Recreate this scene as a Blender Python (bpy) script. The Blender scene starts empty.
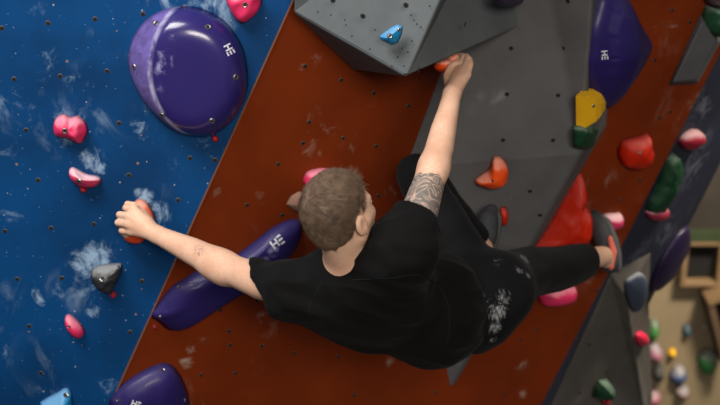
import bpy, bmesh, math, random
import numpy as np
from mathutils import Vector, Matrix, noise
from mathutils.bvhtree import BVHTree

random.seed(7); rng = np.random.default_rng(7)
SC = bpy.context.scene
COL = SC.collection

# ------------------------------------------------------------------ camera
FPX = 1300.0
PITCH = math.radians(20)
CAM = Vector((0, 0, 4.4))
AX = Vector((1, 0, 0)); AU = Vector((0, math.sin(PITCH), math.cos(PITCH))); AF = Vector((0, math.cos(PITCH), -math.sin(PITCH)))
NPAX = np.array([[1, 0, 0], list(AU), list(-AF)])          # rows: right, up, toward

cd = bpy.data.cameras.new('camera'); cam = bpy.data.objects.new('camera', cd); COL.objects.link(cam)
cd.lens = 65; cd.sensor_width = 36; cd.clip_end = 100
cam.location = CAM; cam.rotation_euler = (math.radians(90) - PITCH, 0, 0)
cd.dof.use_dof = True; cd.dof.focus_distance = 3.72; cd.dof.aperture_fstop = 2.0
SC.camera = cam

def ray(px, py):
    return AX * ((px - 360) / FPX) + AU * ((202.5 - py) / FPX) + AF
def W(px, py, d):
    return CAM + ray(px, py) * d
def cpt(px, py, d):                                          # axes of the view, metres: right, up, toward
    return np.array([(px - 360) / FPX * d, (202.5 - py) / FPX * d, -d])
def c2w(a):
    return np.asarray(a) @ NPAX + np.array(CAM)

class Plane:
    def __init__(s, a, b, c):
        s.o = Vector(a); n = (Vector(b) - s.o).cross(Vector(c) - s.o).normalized()
        if n.dot(CAM - s.o) < 0: n = -n
        s.n = n
    def at(s, px, py, off=0.0):
        r = ray(px, py); t = (s.o + s.n * off - CAM).dot(s.n) / r.dot(s.n)
        return CAM + r * t
    def frame(s):
        u = Vector((0, 0, 1)).cross(s.n).normalized(); v = s.n.cross(u)
        return u, v, s.n

# ------------------------------------------------------------------ materials
def lin(c):
    return tuple(((x / 255) / 12.92 if x / 255 <= .04045 else (((x / 255) + .055) / 1.055) ** 2.4) for x in c[:3]) + (1,)

class NT:
    def __init__(s, name):
        s.m = bpy.data.materials.new(name); s.m.use_nodes = True
        s.t = s.m.node_tree; s.N = s.t.nodes; s.L = s.t.links
        s.b = s.N['Principled BSDF']
    def n(s, ty, **kw):
        x = s.N.new(ty)
        for k, v in kw.items():
            if k.startswith('i_'):
                key = k[2:]; key = int(key) if key.isdigit() else key
                s.put(x.inputs[key], v)
            else: setattr(x, k, v)
        return x
    def put(s, sock, v):
        if isinstance(v, bpy.types.NodeSocket): s.L.new(v, sock)
        else: sock.default_value = v
    def math(s, op, a, b=None, clamp=False):
        x = s.n('ShaderNodeMath', operation=op, use_clamp=clamp)
        s.put(x.inputs[0], a)
        if b is not None: s.put(x.inputs[1], b)
        return x.outputs[0]
    def ramp(s, v, a, b, lo=0., hi=1.):
        x = s.n('ShaderNodeMapRange', interpolation_type='SMOOTHSTEP')
        s.put(x.inputs[0], v); x.inputs[1].default_value = a; x.inputs[2].default_value = b
        x.inputs[3].default_value = lo; x.inputs[4].default_value = hi
        return x.outputs[0]
    def mix(s, f, a, b):
        x = s.n('ShaderNodeMix', data_type='RGBA')
        s.put(x.inputs['Factor'], f); s.put(x.inputs['A'], a); s.put(x.inputs['B'], b)
        return [o for o in x.outputs if o.type == 'RGBA'][0]
    def vec(s, v):
        pass
    def noise(s, co, scale, detail=4, dist=0., rough=.55):
        x = s.n('ShaderNodeTexNoise'); s.L.new(co, x.inputs['Vector'])
        x.inputs['Scale'].default_value = scale; x.inputs['Detail'].default_value = detail
        x.inputs['Distortion'].default_value = dist; x.inputs['Roughness'].default_value = rough
        return x.outputs['Fac']
    def pos(s):
        return s.n('ShaderNodeNewGeometry').outputs['Position']
    def blob(s, co, p, r, soft=1.):
        x = s.n('ShaderNodeVectorMath', operation='DISTANCE'); s.L.new(co, x.inputs[0]); x.inputs[1].default_value = p
        return s.ramp(x.outputs['Value'], r * (1 - soft), r, 1., 0.)
    def bump(s, h, strength=.2, dist=.01):
        x = s.n('ShaderNodeBump'); s.put(x.inputs['Height'], h)
        x.inputs['Strength'].default_value = strength; x.inputs['Distance'].default_value = dist
        s.L.new(x.outputs[0], s.b.inputs['Normal'])

CHALK = lin((205, 208, 212))
def surface(name, rgb, rough=.6, var=.2, vscale=5, bump=.1, bscale=90, bdist=.003, chalk=(), smear=0., specks=False, spec=.4, coat=0., dust=0., chalkcol=CHALK, chalkscale=10, zone=None):
    """Painted / moulded surface: slight blotches, bump, chalk stains at given places (world pos, radius, strength), loose smears and specks."""
    k = NT(name); co = k.pos()
    base = lin(rgb)
    n1 = k.noise(co, vscale, 5)
    dark = tuple(c * (1 - var) for c in base[:3]) + (1,)
    lite = tuple(min(1, c * (1 + var)) for c in base[:3]) + (1,)
    col = k.mix(k.ramp(n1, .3, .7), dark, lite)
    rgh = rough
    fac = None
    if chalk:
        tot = None
        for p, r, st in chalk:
            b = k.math('MULTIPLY', k.blob(co, tuple(p), r), st)
            tot = b if tot is None else k.math('MAXIMUM', tot, b)
        nz = k.noise(co, chalkscale, 8, 2.2, .68)
        nz2 = k.noise(co, chalkscale * 5, 4, .5)
        m = k.math('ADD', k.math('MULTIPLY', nz, .75), k.math('MULTIPLY', nz2, .25))
        thr = k.math('SUBTRACT', .67, k.math('MULTIPLY', tot, .34))
        d = k.math('SUBTRACT', m, thr)
        fac = k.math('MULTIPLY', k.ramp(d, 0., .27), k.math('MINIMUM', k.math('MULTIPLY', tot, 1.3), .9))
    if smear:
        a = k.ramp(k.noise(co, 2.3, 2), .52, .68)
        mp = k.n('ShaderNodeMapping'); k.L.new(co, mp.inputs[0]); mp.inputs['Scale'].default_value = (1, 1, .55); mp.inputs['Rotation'].default_value = (0, .45, 0)
        b = k.ramp(k.noise(mp.outputs[0], 9, 7, 1.6, .62), .5, .75)
        s_ = k.math('MULTIPLY', k.math('MULTIPLY', a, b), smear)
        fac = s_ if fac is None else k.math('MAXIMUM', fac, s_)
    if dust:
        g = k.n('ShaderNodeNewGeometry'); sx = k.n('ShaderNodeSeparateXYZ'); k.L.new(g.outputs['Normal'], sx.inputs[0])
        nz = k.noise(co, 38, 6, .8)
        d_ = k.math('MULTIPLY', k.ramp(k.math('ADD', sx.outputs[2], k.math('MULTIPLY', nz, .9)), .55, 1.25), dust)   # chalk settles on tops
        fac = d_ if fac is None else k.math('MAXIMUM', fac, d_)
    if fac is not None: col = k.mix(fac, col, chalkcol)
    if specks:
        for sc_, th, cc, keep in ((11, .026, (170, 172, 172), .5), (6, .022, (150, 120, 90), .55), (26, .034, (110, 140, 175), .6)):
            if sc_ == 11:
                sx_ = k.n('ShaderNodeSeparateXYZ'); k.L.new(co, sx_.inputs[0]); cx_ = k.n('ShaderNodeCombineXYZ'); k.L.new(sx_.outputs[0], cx_.inputs[0]); k.L.new(sx_.outputs[2], cx_.inputs[1])
            v = k.n('ShaderNodeTexVoronoi', feature='F1', voronoi_dimensions='2D'); k.L.new(cx_.outputs[0], v.inputs['Vector']); v.inputs['Scale'].default_value = sc_
            sp = k.n('ShaderNodeSeparateColor'); k.L.new(v.outputs['Color'], sp.inputs[0])
            m = k.math('MULTIPLY', k.math('LESS_THAN', v.outputs['Distance'], k.math('MULTIPLY', k.math('ADD', sp.outputs[1], .4), th)), k.math('GREATER_THAN', sp.outputs[0], keep))
            col = k.mix(k.math('MULTIPLY', m, .65), col, lin(cc))
    if zone:                                                  # another finish outside a round border
        zc, zr, zcol = zone
        dz = k.n('ShaderNodeVectorMath', operation='DISTANCE'); k.L.new(co, dz.inputs[0]); dz.inputs[1].default_value = tuple(zc)
        zm = k.ramp(dz.outputs['Value'], zr - .0015, zr + .0015)
        zc2 = k.mix(k.ramp(k.noise(co, 30, 6, 1.), .3, .75), lin(zcol), lin([c * 1.35 for c in zcol])); col = k.mix(zm, col, zc2)
        band = k.math('MULTIPLY', k.ramp(k.math('ABSOLUTE', k.math('SUBTRACT', dz.outputs['Value'], zr)), .001, .011, 1., 0.), k.ramp(k.noise(co, 14, 5, .8), .30, .58))
        col = k.mix(k.math('MULTIPLY', band, .75), col, lin((175, 172, 205)))     # chalk caught along the border
        fac = zm if fac is None else k.math('MAXIMUM', fac, zm)
    k.L.new(col, k.b.inputs['Base Color'])
    if fac is not None: k.L.new(k.math('ADD', k.math('MULTIPLY', fac, .9 - rough), rough), k.b.inputs['Roughness'])
    else: k.b.inputs['Roughness'].default_value = rgh
    k.b.inputs['Specular IOR Level'].default_value = spec
    k.b.inputs['Coat Weight'].default_value = coat; k.b.inputs['Coat Roughness'].default_value = .12
    if bump: k.bump(k.noise(co, bscale, 5), bump, bdist)
    return k.m

def plain(name, rgb, rough=.5, metal=0., spec=.4):
    k = NT(name); k.b.inputs['Base Color'].default_value = lin(rgb); k.b.inputs['Roughness'].default_value = rough
    k.b.inputs['Metallic'].default_value = metal; k.b.inputs['Specular IOR Level'].default_value = spec
    k.L.new(k.mix(k.ramp(k.noise(k.pos(), 60, 3), .3, .7), tuple(c * .85 for c in lin(rgb)[:3]) + (1,), lin(rgb)), k.b.inputs['Base Color'])
    return k.m

M_STEEL = plain('zinc steel', (150, 148, 140), .35, .9)
M_HOLE = plain('dark socket', (12, 12, 13), .8)
M_MARK = plain('white print', (215, 215, 225), .5)

# ------------------------------------------------------------------ mesh helpers
def mesh_obj(name, verts, faces, mats, parent=None, loc=None, smooth=False, fmat=None):
    loc = Vector(loc) if loc is not None else Vector((0, 0, 0))
    me = bpy.data.meshes.new(name)
    me.from_pydata([tuple(Vector(v) - loc) for v in verts], [], faces)
    if not isinstance(mats, (list, tuple)): mats = [mats]
    for m in mats: me.materials.append(m)
    if fmat is not None: me.polygons.foreach_set('material_index', fmat)
    if smooth: me.polygons.foreach_set('use_smooth', [True] * len(me.polygons))
    me.update()
    o = bpy.data.objects.new(name, me); COL.objects.link(o)
    if parent is not None:
        o.parent = parent; o.location = loc - parent_loc(parent)
    else: o.location = loc
    return o
def parent_loc(o):
    l = Vector((0, 0, 0))
    while o is not None: l = l + o.location; o = o.parent
    return l
def tag(o, label=None, cat=None, group=None, kind=None):
    if label: o['label'] = label
    if cat: o['category'] = cat
    if group: o['group'] = group
    if kind: o['kind'] = kind
    return o
def empty(name, loc, label, cat, group=None):
    o = bpy.data.objects.new(name, None); COL.objects.link(o); o.location = loc; o.empty_display_size = .05
    return tag(o, label, cat, group)
def fix_normals(o):
    bm = bmesh.new(); bm.from_mesh(o.data); bmesh.ops.recalc_face_normals(bm, faces=bm.faces); bm.to_mesh(o.data); bm.free()
def bevel(o, w, seg=2):
    m = o.modifiers.new('bevel', 'BEVEL'); m.width = w; m.segments = seg; m.limit_method = 'ANGLE'; m.angle_limit = math.radians(20)

def disc_geo(c, n, r0, r1, h0, h1, seg=10):
    """ring between radii r0 (at height h0) and r1 (at height h1) about c along n; r0 = 0 gives a fan"""
    n = Vector(n).normalized(); u = n.orthogonal().normalized(); v = n.cross(u); c = Vector(c)
    vs, fs = [], []
    def circ(r, h): return [c + n * h + (u * math.cos(2 * math.pi * i / seg) + v * math.sin(2 * math.pi * i / seg)) * r for i in range(seg)]
    if r0 == 0:
        vs = circ(r1, h1); fs = [tuple(range(seg))]
    else:
        vs = circ(r0, h0) + circ(r1, h1)
        fs = [(i, (i + 1) % seg, seg + (i + 1) % seg, seg + i) for i in range(seg)]
    return vs, fs

class Geo:
    def __init__(s): s.v = []; s.f = []; s.m = []
    def add(s, vs, fs, mi=0):
        k = len(s.v); s.v += [Vector(x) for x in vs]; s.f += [tuple(i + k for i in f) for f in fs]; s.m += [mi] * len(fs)
    def tnut(s, c, n, r=.0058, mi=1):
        """threaded insert: a thin steel rim, bored dark in the middle"""
        s.add(*disc_geo(c, n, r, r * 1.35, .0012, .0003), mi)
        s.add(*disc_geo(c, n, 0, r, 0, .0008), mi + 1)

M_NUT = plain('tarnished insert', (92, 88, 80), .6, .6)
def slab(name, poly, n, th, mat, nuts=(), bev=.0):
    """a panel: polygon poly (world points in order) facing n, th thick, with its bolt inserts"""
    g = Geo(); n = Vector(n); k = len(poly)
    vs = [Vector(p) for p in poly] + [Vector(p) - n * th for p in poly]
    fs = [tuple(range(k)), tuple(range(2 * k - 1, k - 1, -1))] + [(i, i + k, (i + 1) % k + k, (i + 1) % k) for i in range(k)]
    g.add(vs, fs, 0)
    for c in nuts: g.tnut(c, n)
    o = mesh_obj(name, g.v, g.f, [mat, M_NUT, M_HOLE], fmat=g.m)
    return o

# ------------------------------------------------------------------ the planes of the place
BLUE = Plane(W(130, 215, 4.10), W(130, 215, 4.10) + Vector((1, .06, 0)), W(130, 215, 4.10) + Vector((0, 0, 1)))
E1, E2 = BLUE.at(293, 0), BLUE.at(110, 405)
BROWN = Plane(E1, E2, W(640, 150, 4.80))
N1, N2 = BROWN.at(724, 45), BROWN.at(541, 405)
NAVY = Plane(N1, N2, BROWN.at(720, 160) + Vector((.34, .52, 0)))

def along(a, b, z):            # the point of the line a-b at height z
    t = (z - a.z) / (b.z - a.z); return a.lerp(b, t)
ZT = 5.6
eT, eB = along(E1, E2, ZT), along(E1, E2, 0)
nT, nB = along(N1, N2, ZT), along(N1, N2, 0)

def holes(plane, pts): return [plane.at(*p) for p in pts]

BLUE_H = [(48,23),(95,19),(143,14),(2,28),(60,76),(107,71),(14,79),(119,123),(26,130),(38,180),(129,175),(94,224),(51,228),(5,231),(17,279),(62,278),(142,281),(29,326),(41,373),(72,-20),(165,-25),(-30,70),(-20,180),(-40,290),(-10,380),(130,332),(90,420),(215,160),(178,200),(190,158)]
BROWN_H = [(305,66),(341,80),(374,93),(408,106),(309,122),(343,138),(278,164),(247,205),(282,215),(376,146),(378,196),(303,143),(294,353),(257,301),(262,346),(338,356),(354,395),(436,392),(220,310),(240,275),(218,256),(222,291),(230,345),(229,331),(235,373),(201,375),(520,340),(538,330),(505,395),(672,10),(690,22),(655,60),(670,112),(660,118),(620,200),(597,290),(577,340),(640,180),(610,25)]

# chalk places: (plane, px, py, radius, strength)
def ch(plane, lst): return [(plane.at(x, y), r, s) for x, y, r, s in lst]
M_BLUE = surface('blue painted plywood', (2, 58, 108), .6, .24, 4, spec=.15, bump=.12, bscale=140, bdist=.002, smear=.8, specks=True,
    chalk=ch(BLUE, [(52,62,.12,.62),(66,84,.10,.7),(40,78,.08,.5),(70,112,.09,.8),(90,160,.09,.95),(100,168,.05,1),(145,196,.06,1.),(160,212,.10,.85),(137,192,.04,1.1),(96,256,.12,1.),(88,268,.10,.9),(80,262,.08,.8),(60,292,.07,.8),(40,296,.07,.85),(93,312,.06,.75),(140,128,.07,.9),(200,4,.12,.8),(212,2,.08,.8),(40,10,.09,.5),(10,220,.09,.55),(130,20,.08,.45),(205,150,.10,.6),(8,355,.09,.55),(105,385,.10,.5),(10,155,.1,.5),(170,165,.12,.5),(110,8,.08,.5),(125,60,.08,.4),(60,340,.15,.4)]), chalkcol=lin((150, 178, 205)))
M_BROWN = surface('rust brown painted plywood', (114, 42, 8), .55, .16, 3, .10, 120, .002, spec=.2, smear=.5, chalkscale=8,
    chalk=ch(BROWN, [(318,60,.06,.75),(300,68,.05,.7),(313,110,.10,.6),(330,130,.14,.5),(262,195,.08,.62),(275,160,.1,.42),(395,190,.10,.6),(310,150,.13,.62),(345,145,.12,.5),(293,200,.05,1.),(262,318,.06,.9),(275,312,.05,.9),(186,362,.06,1.05),(190,350,.05,.9),(205,340,.08,.5),(285,300,.08,.6),(390,362,.06,.7),(255,372,.08,.5),(650,28,.10,.6),(668,30,.10,.6),(640,70,.08,.5),(616,213,.06,.7),(520,365,.08,.7),(522,395,.05,.9),(215,190,.10,.5),(210,250,.08,.45),(250,362,.06,.5),(372,105,.10,.45),(445,358,.05,.7)]), chalkcol=lin((170, 150, 136)))
M_NAVY = surface('navy painted plywood', (34, 39, 58), .55, .2, 3, .1, 120, .002, smear=.5, chalk=ch(NAVY, [(700,110,.25,.85),(690,170,.28,.8),(665,235,.25,.8),(640,250,.18,.85),(705,140,.2,.8)]), chalkcol=lin((98, 102, 120)), chalkscale=8)
M_GREY = surface('light grey textured plywood', (88, 94, 97), .72, .12, 6, .25, 260, .002, smear=.35, chalk=(), chalkcol=lin((190, 190, 190)))

blue_poly = [BLUE.at(-420, 0), eT, eB, BLUE.at(-420, 300)]
blue_poly[0].z = ZT; blue_poly[3].z = 0
wl = slab('wall_left', blue_poly, BLUE.n, .04, M_BLUE, holes(BLUE, BLUE_H)); tag(wl, kind='structure')
wb = slab('wall_back', [eT, nT, nB, eB], BROWN.n, .04, M_BROWN, holes(BROWN, BROWN_H)); tag(wb, kind='structure')
# the far edge of the navy side panel
r1, r2 = NAVY.at(722, 160), NAVY.at(655, 292)
rT, rB = along(r1, r2, ZT), along(r1, r2, 0)
wr = slab('wall_right', [nT, rT, rB, nB], NAVY.n, .04, M_NAVY, holes(NAVY, [(700,150),(688,190),(668,232),(705,120)])); tag(wr, kind='structure')
# plywood edge strip along the joint of blue and brown
tr_n = (BLUE.n + BROWN.n).normalized(); tdir = (eB - eT).normalized(); ts = tdir.cross(tr_n).normalized()
o = mesh_obj('trim_1', [p + ts * a + tr_n * b for p in (eT, eB) for a, b in ((-.0022, .0), (-.0022, .003), (.0022, .003), (.0022, .0))],
             [(0, 1, 5, 4), (1, 2, 6, 5), (2, 3, 7, 6), (0, 3, 2, 1), (4, 5, 6, 7)], plain('bare plywood edge', (128, 82, 58), .6)); tag(o, kind='structure')

FLOOR = mesh_obj('floor', [(-6, -2, 0), (9, -2, 0), (9, 11, 0), (-6, 11, 0), (-6, -2, -.1), (9, -2, -.1), (9, 11, -.1), (-6, 11, -.1)],
    [(0, 1, 2, 3), (7, 6, 5, 4), (0, 4, 5, 1), (1, 5, 6, 2), (2, 6, 7, 3), (3, 7, 4, 0)], surface('grey matting', (70, 70, 74), .85, .15, 2, .2, 200)); tag(FLOOR, kind='structure')
FARY = 7.75
FAR = Plane((0, FARY, 0), (1, FARY, 0), (0, FARY, 1))
M_TAN = surface('taupe painted plywood', (124, 110, 86), .75, .1, 2, .1, 100)
far = mesh_obj('wall_far', [(-2, FARY, 0), (8, FARY, 0), (8, FARY, 5.6), (-2, FARY, 5.6), (-2, FARY + .1, 0), (8, FARY + .1, 0), (8, FARY + .1, 5.6), (-2, FARY + .1, 5.6)],
    [(0, 1, 2, 3), (7, 6, 5, 4), (0, 4, 5, 1), (1, 5, 6, 2), (2, 6, 7, 3), (3, 7, 4, 0)], M_TAN); tag(far, kind='structure')

def hit(bv, px, py):
    h = bv.ray_cast(CAM, ray(px, py).normalized())
    if h[0] is None: return None, None
    return h[0], (h[1] if h[1].dot(CAM - h[0]) > 0 else -h[1])
# ------------------------------------------------------------------ volumes (faceted boxes bolted to the wall)
def poly_volume(name, V, F, mat, label, group, nuts=(), bev=.006, cat='climbing volume'):
    o = mesh_obj(name, list(V), F, mat, loc=sum((Vector(v) for v in V), Vector()) / len(V))
    tag(o, label, cat, group)
    fix_normals(o); bevel(o, bev, 2)
    if nuts:
        bv = BVHTree.FromPolygons([Vector(v) for v in V], F); g = Geo()
        for px, py in nuts:
            h = bv.ray_cast(CAM, ray(px, py).normalized()); h = h if h[0] is not None else h
            if h[0] is not None:
                n = h[1] if h[1].dot(CAM - h[0]) > 0 else -h[1]
                g = Geo(); g.tnut(h[0], n, .0065, 0)
                mesh_obj('bolt_insert', g.v, g.f, [M_NUT, M_HOLE], parent=o, loc=h[0], fmat=g.m)
    return o

VG = 'grey plywood volumes on the wall'
# big volume overhead
a = BROWN.at(289, 8); b = W(406, 77, 3.66); c = W(519, 27, 4.20); d = BROWN.at(353, 70)
e = W(446, -14, 3.58)                                    # upper end of the ridge between the front and the right face
up1 = W(300, -150, 3.50); up2 = W(507, -150, 3.45); up3 = BROWN.at(300, -160); up4 = W(521, -150, 4.15); back = BROWN.at(517, 16)
a2 = W(293, 12, 3.84)
V = [a2, b, c, d, up1, up2, up3, up4, back, BROWN.at(524, -150)]
Fv = [(0, 1, 5, 4), (1, 2, 7, 5), (0, 3, 1), (3, 8, 1), (1, 8, 2), (2, 8, 9, 7), (4, 6, 3, 0), (4, 5, 7, 9, 6), (3, 6, 9, 8)]
topvol = poly_volume('wall_volume', V, Fv, M_GREY, 'big light grey faceted volume jutting out at the top with a small blue hold', VG,
                     nuts=[(333, 0), (363, 16), (406, 5), (465, 24), (419, 70), (300, -40), (350, -40)], bev=.008)
for px, py in [(331,15),(345,20),(346,25),(411,15),(414,20),(417,24),(421,27),(402,48),(408,52),(412,41),(404,66),(370,49),(392,66),(398,57),(352,36),(375,30),(430,6),(318,12)]:
    bv_ = BVHTree.FromPolygons([v.co + topvol.location for v in topvol.data.vertices], [tuple(p.vertices) for p in topvol.data.polygons])
    p_, n_ = hit(bv_, px, py)
    if p_ is not None:
        g = Geo(); g.add(*disc_geo(p_, n_, 0, .0024, 0, .0006, 8)); mesh_obj('screw_hole', g.v, g.f, M_HOLE, parent=topvol, loc=p_)
# long central volume behind the climber's raised arm
M_GREY2 = surface('mid grey textured plywood', (85, 85, 87), .72, .14, 5, .25, 240, .002, smear=.5, chalkcol=lin((132, 132, 132)), chalkscale=6,
    chalk=[(W(500, 98, 4.3), .10, .8), (W(545, 92, 4.4), .12, .6), (W(560, 18, 4.4), .12, .6), (W(482, 95, 4.3), .06, .9), (W(575, 40, 4.4), .08, .6), (W(500, 240, 4.4), .12, .8), (W(515, 215, 4.4), .08, .8), (W(470, 110, 4.3), .1, .5), (W(548, 120, 4.4), .08, .6)])
VOLP = Plane(BROWN.at(510, 158, .20), BROWN.at(584, 152, .15), BROWN.at(548, -60, .22))
L = BROWN.at(520, -150); B = BROWN.at(404, 168); A = BROWN.at(450, 393); R2 = BROWN.at(582, 154, .24)
T2 = BROWN.at(603, -150, .22); S1 = BROWN.at(578, 176); S2 = BROWN.at(626, -150); S3 = BROWN.at(607, 126)
V = [L, B, A, R2, T2, S1, S2, S3]
Fv = [(0, 1, 3), (0, 3, 4), (1, 2, 3), (3, 2, 5), (4, 3, 7, 6), (3, 5, 7), (0, 4, 6), (0, 6, 7, 5, 2, 1)]
midvol = poly_volume('wall_volume', V, Fv, M_GREY2, 'long dark grey volume tapering to a point below the climber', VG,
                     nuts=[(568, 1), (563, 48), (558, 95), (511, 48), (507, 94), (503, 140), (553, 140), (530, 191), (540, 215)], bev=.012)
# flat wedge at the top right
P_ = [(697, 16), (716, 44), (697, 84), (668, 85)]
V = [BROWN.at(700, 14), BROWN.at(722, 40), BROWN.at(698, 84), BROWN.at(668, 86)]
V2 = [BROWN.at(703, 20, .05), BROWN.at(717, 42, .05), BROWN.at(695, 80, .045), BROWN.at(673, 82, .045)]
wedge = poly_volume('wall_volume', V + V2, [(4, 5, 6, 7), (0, 1, 5, 4), (1, 2, 6, 5), (2, 3, 7, 6), (3, 0, 4, 7), (3, 2, 1, 0)], surface('slate grey plywood', (84, 85, 88), .7, .12, 6, .2, 200), 'flat slate grey plate on the brown strip under a dark green hold', VG)
# prism on the navy panel, lower right
q = lambda x, y, d: W(x, y, NAVY_D(x, y) - d)
def NAVY_D(x, y): return (NAVY.at(x, y) - CAM).dot(AF)
V = [q(611, 273, 0), q(540, 428, 0), q(626, 297, .14), q(648, 432, .12), q(654, 432, 0), q(649, 300, 0), q(651, 252, 0)]
Fv = [(0, 1, 3, 2), (2, 3, 4, 5), (0, 2, 6), (2, 5, 6), (0, 6, 5, 4, 1), (1, 4, 3)]
prism = poly_volume('wall_volume', V, Fv, surface('dusty grey plywood', (86, 82, 78), .75, .12, 6, .2, 200, smear=.3), 'tall pointed grey volume on the navy panel at lower right', VG, nuts=[(590, 345), (607, 372), (580, 393)])

# ------------------------------------------------------------------ climbing holds
def resample(poly, n):
    p = np.array(poly, float); q_ = np.vstack([p, p[:1]]); k = len(p)
    # Catmull-Rom closed curve
    out = []
    for i in range(k):
        p0, p1, p2, p3 = p[i - 1], p[i], p[(i + 1) % k], p[(i + 2) % k]
        for t in np.linspace(0, 1, 16, endpoint=False):
            out.append(.5 * ((2 * p1) + (-p0 + p2) * t + (2 * p0 - 5 * p1 + 4 * p2 - p3) * t * t + (-p0 + 3 * p1 - 3 * p2 + p3) * t ** 3))
    out = np.array(out); sg = np.linalg.norm(np.diff(np.vstack([out, out[:1]]), axis=0), axis=1); cs = np.concatenate([[0], np.cumsum(sg)])
    tt = np.linspace(0, cs[-1], n, endpoint=False); o2 = np.vstack([out, out[:1]])
    return np.stack([np.interp(tt, cs, o2[:, 0]), np.interp(tt, cs, o2[:, 1])], 1)
def linear_resample(poly, n):
    p = np.array(poly, float); o2 = np.vstack([p, p[:1]]); sg = np.linalg.norm(np.diff(o2, axis=0), axis=1); cs = np.concatenate([[0], np.cumsum(sg)])
    tt = np.linspace(0, cs[-1], n, endpoint=False)
    return np.stack([np.interp(tt, cs, o2[:, 0]), np.interp(tt, cs, o2[:, 1])], 1)

HG = {}
def hold(label, plane, outline, peak, H, mat, prof=(2.2, .5), n=64, rings=14, off=0., skirt=.0, lump=.0, lumpscale=30, sharp=False, bolts=(), parent=None,
         shape=None, name='climbing_hold', cat='climbing hold', group=None, mats=None, fmat=None, smooth=True, boltr=.007):
    """moulded hold: its base outline lies on the wall, the body rises to a height H off it"""
    ol = linear_resample(outline, n) if sharp else resample(outline, n)
    base = [plane.at(x, y, off) for x, y in ol]; pk = plane.at(peak[0], peak[1], off); nn = plane.n
    vs, fs, info = [], [], []
    if skirt:
        vs += [b_ - nn * skirt for b_ in base]; info += [0] * n
    prof_f = (lambda s: H * (max(0, 1 - (1 - s) ** prof[0])) ** prof[1])
    ss = [1 - (1 - i / rings) ** 1.5 for i in range(rings)]
    for s in ss:
        for i in range(n):
            p = base[i].lerp(pk, s); h = prof_f(s)
            if shape: h = shape(ol[i][0] + (peak[0] - ol[i][0]) * s, ol[i][1] + (peak[1] - ol[i][1]) * s, s, h)
            p = p + nn * h
            if lump and s > 0: p = p + (Vector(noise.noise_vector(p * lumpscale)) * lump) * min(1, s * 5)
            vs.append(p); info.append(s)
    h = prof_f(1)
    if shape: h = shape(peak[0], peak[1], 1, h)
    vs.append(pk + nn * h)
    R = len(vs) // n
    for r in range(R - 1):
        for i in range(n):
            j = (i + 1) % n; fs.append((r * n + i, r * n + j, (r + 1) * n + j, (r + 1) * n + i))
    for i in range(n): fs.append(((R - 1) * n + i, (R - 1) * n + (i + 1) % n, len(vs) - 1))
    fs.append(tuple(range(n - 1, -1, -1)))
    fm = None
    if fmat:
        fm = []
        for f in fs:
            c_ = sum((vs[i] for i in f), Vector()) / len(f) - CAM
            z = c_.dot(AF); fm.append(fmat(360 + c_.dot(AX) / z * FPX, 202.5 - c_.dot(AU) / z * FPX))
    o = mesh_obj(name, vs, fs, mats or mat, loc=pk, smooth=smooth, fmat=fm)
    fix_normals(o)
    tag(o, label, cat, group)
    o_v = vs; bv = BVHTree.FromPolygons(o_v, fs)
    for bt in bolts: add_bolt(o, bv, *bt[:2], bt[2] if len(bt) > 2 else boltr)
    return o, bv
def add_bolt(o, bv, px, py, r=.007):
    p, n = hit(bv, px, py)
    if p is None: return
    g = Geo()
    g.add(*disc_geo(p, n, r, r * 1.35, .0022, -.001, 14), 0)
    g.add(*disc_geo(p, n, r * .55, r, .0012, .0022, 14), 0)
    g.add(*disc_geo(p, n, 0, r * .55, 0, .0012, 6), 1)
    mesh_obj('bolt', g.v, g.f, [M_STEEL, M_HOLE], parent=o, loc=p, fmat=g.m)
def add_mark(o, bv, cx, cy, e2, size):
    """white printed mark: a lying H followed by three bars, e2 = reading direction in the photo"""
    e2 = np.array(e2, float); e2 /= np.linalg.norm(e2); e1 = np.array([-e2[1], e2[0]])
    g = Geo(); s = size
    rects = [(-.5, -.36, -.33, .33), (-.08, .06, -.33, .33), (-.40, 0, -.07, .07)] + [(.14, .5, y - .075, y + .075) for y in (-.30, 0., .30)]
    for a0, a1, b0, b1 in rects:
        NA, NB = 4, 3; grid = []
        for ia in range(NA + 1):
            for ib in range(NB + 1):
                pp = np.array([cx, cy]) + (e2 * (a0 + (a1 - a0) * ia / NA) + e1 * (b0 + (b1 - b0) * ib / NB)) * s
                p, n = hit(bv, *pp)
                if p is None: return
                grid.append(p + n * .0014)
        g.add(grid, [(ia * (NB + 1) + ib, (ia + 1) * (NB + 1) + ib, (ia + 1) * (NB + 1) + ib + 1, ia * (NB + 1) + ib + 1) for ia in range(NA) for ib in range(NB)])
    mk = mesh_obj('printed_mark', g.v, g.f, M_MARK, parent=o, loc=g.v[0]); mk['label'] = 'white printed maker mark'
    return mk

G1 = 'climbing holds on the blue wall'; G2 = 'climbing holds on the brown wall'; G3 = 'climbing holds on the grey volumes'; G4 = 'climbing holds on the navy panel'; G5 = 'climbing holds on the far wall'

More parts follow.
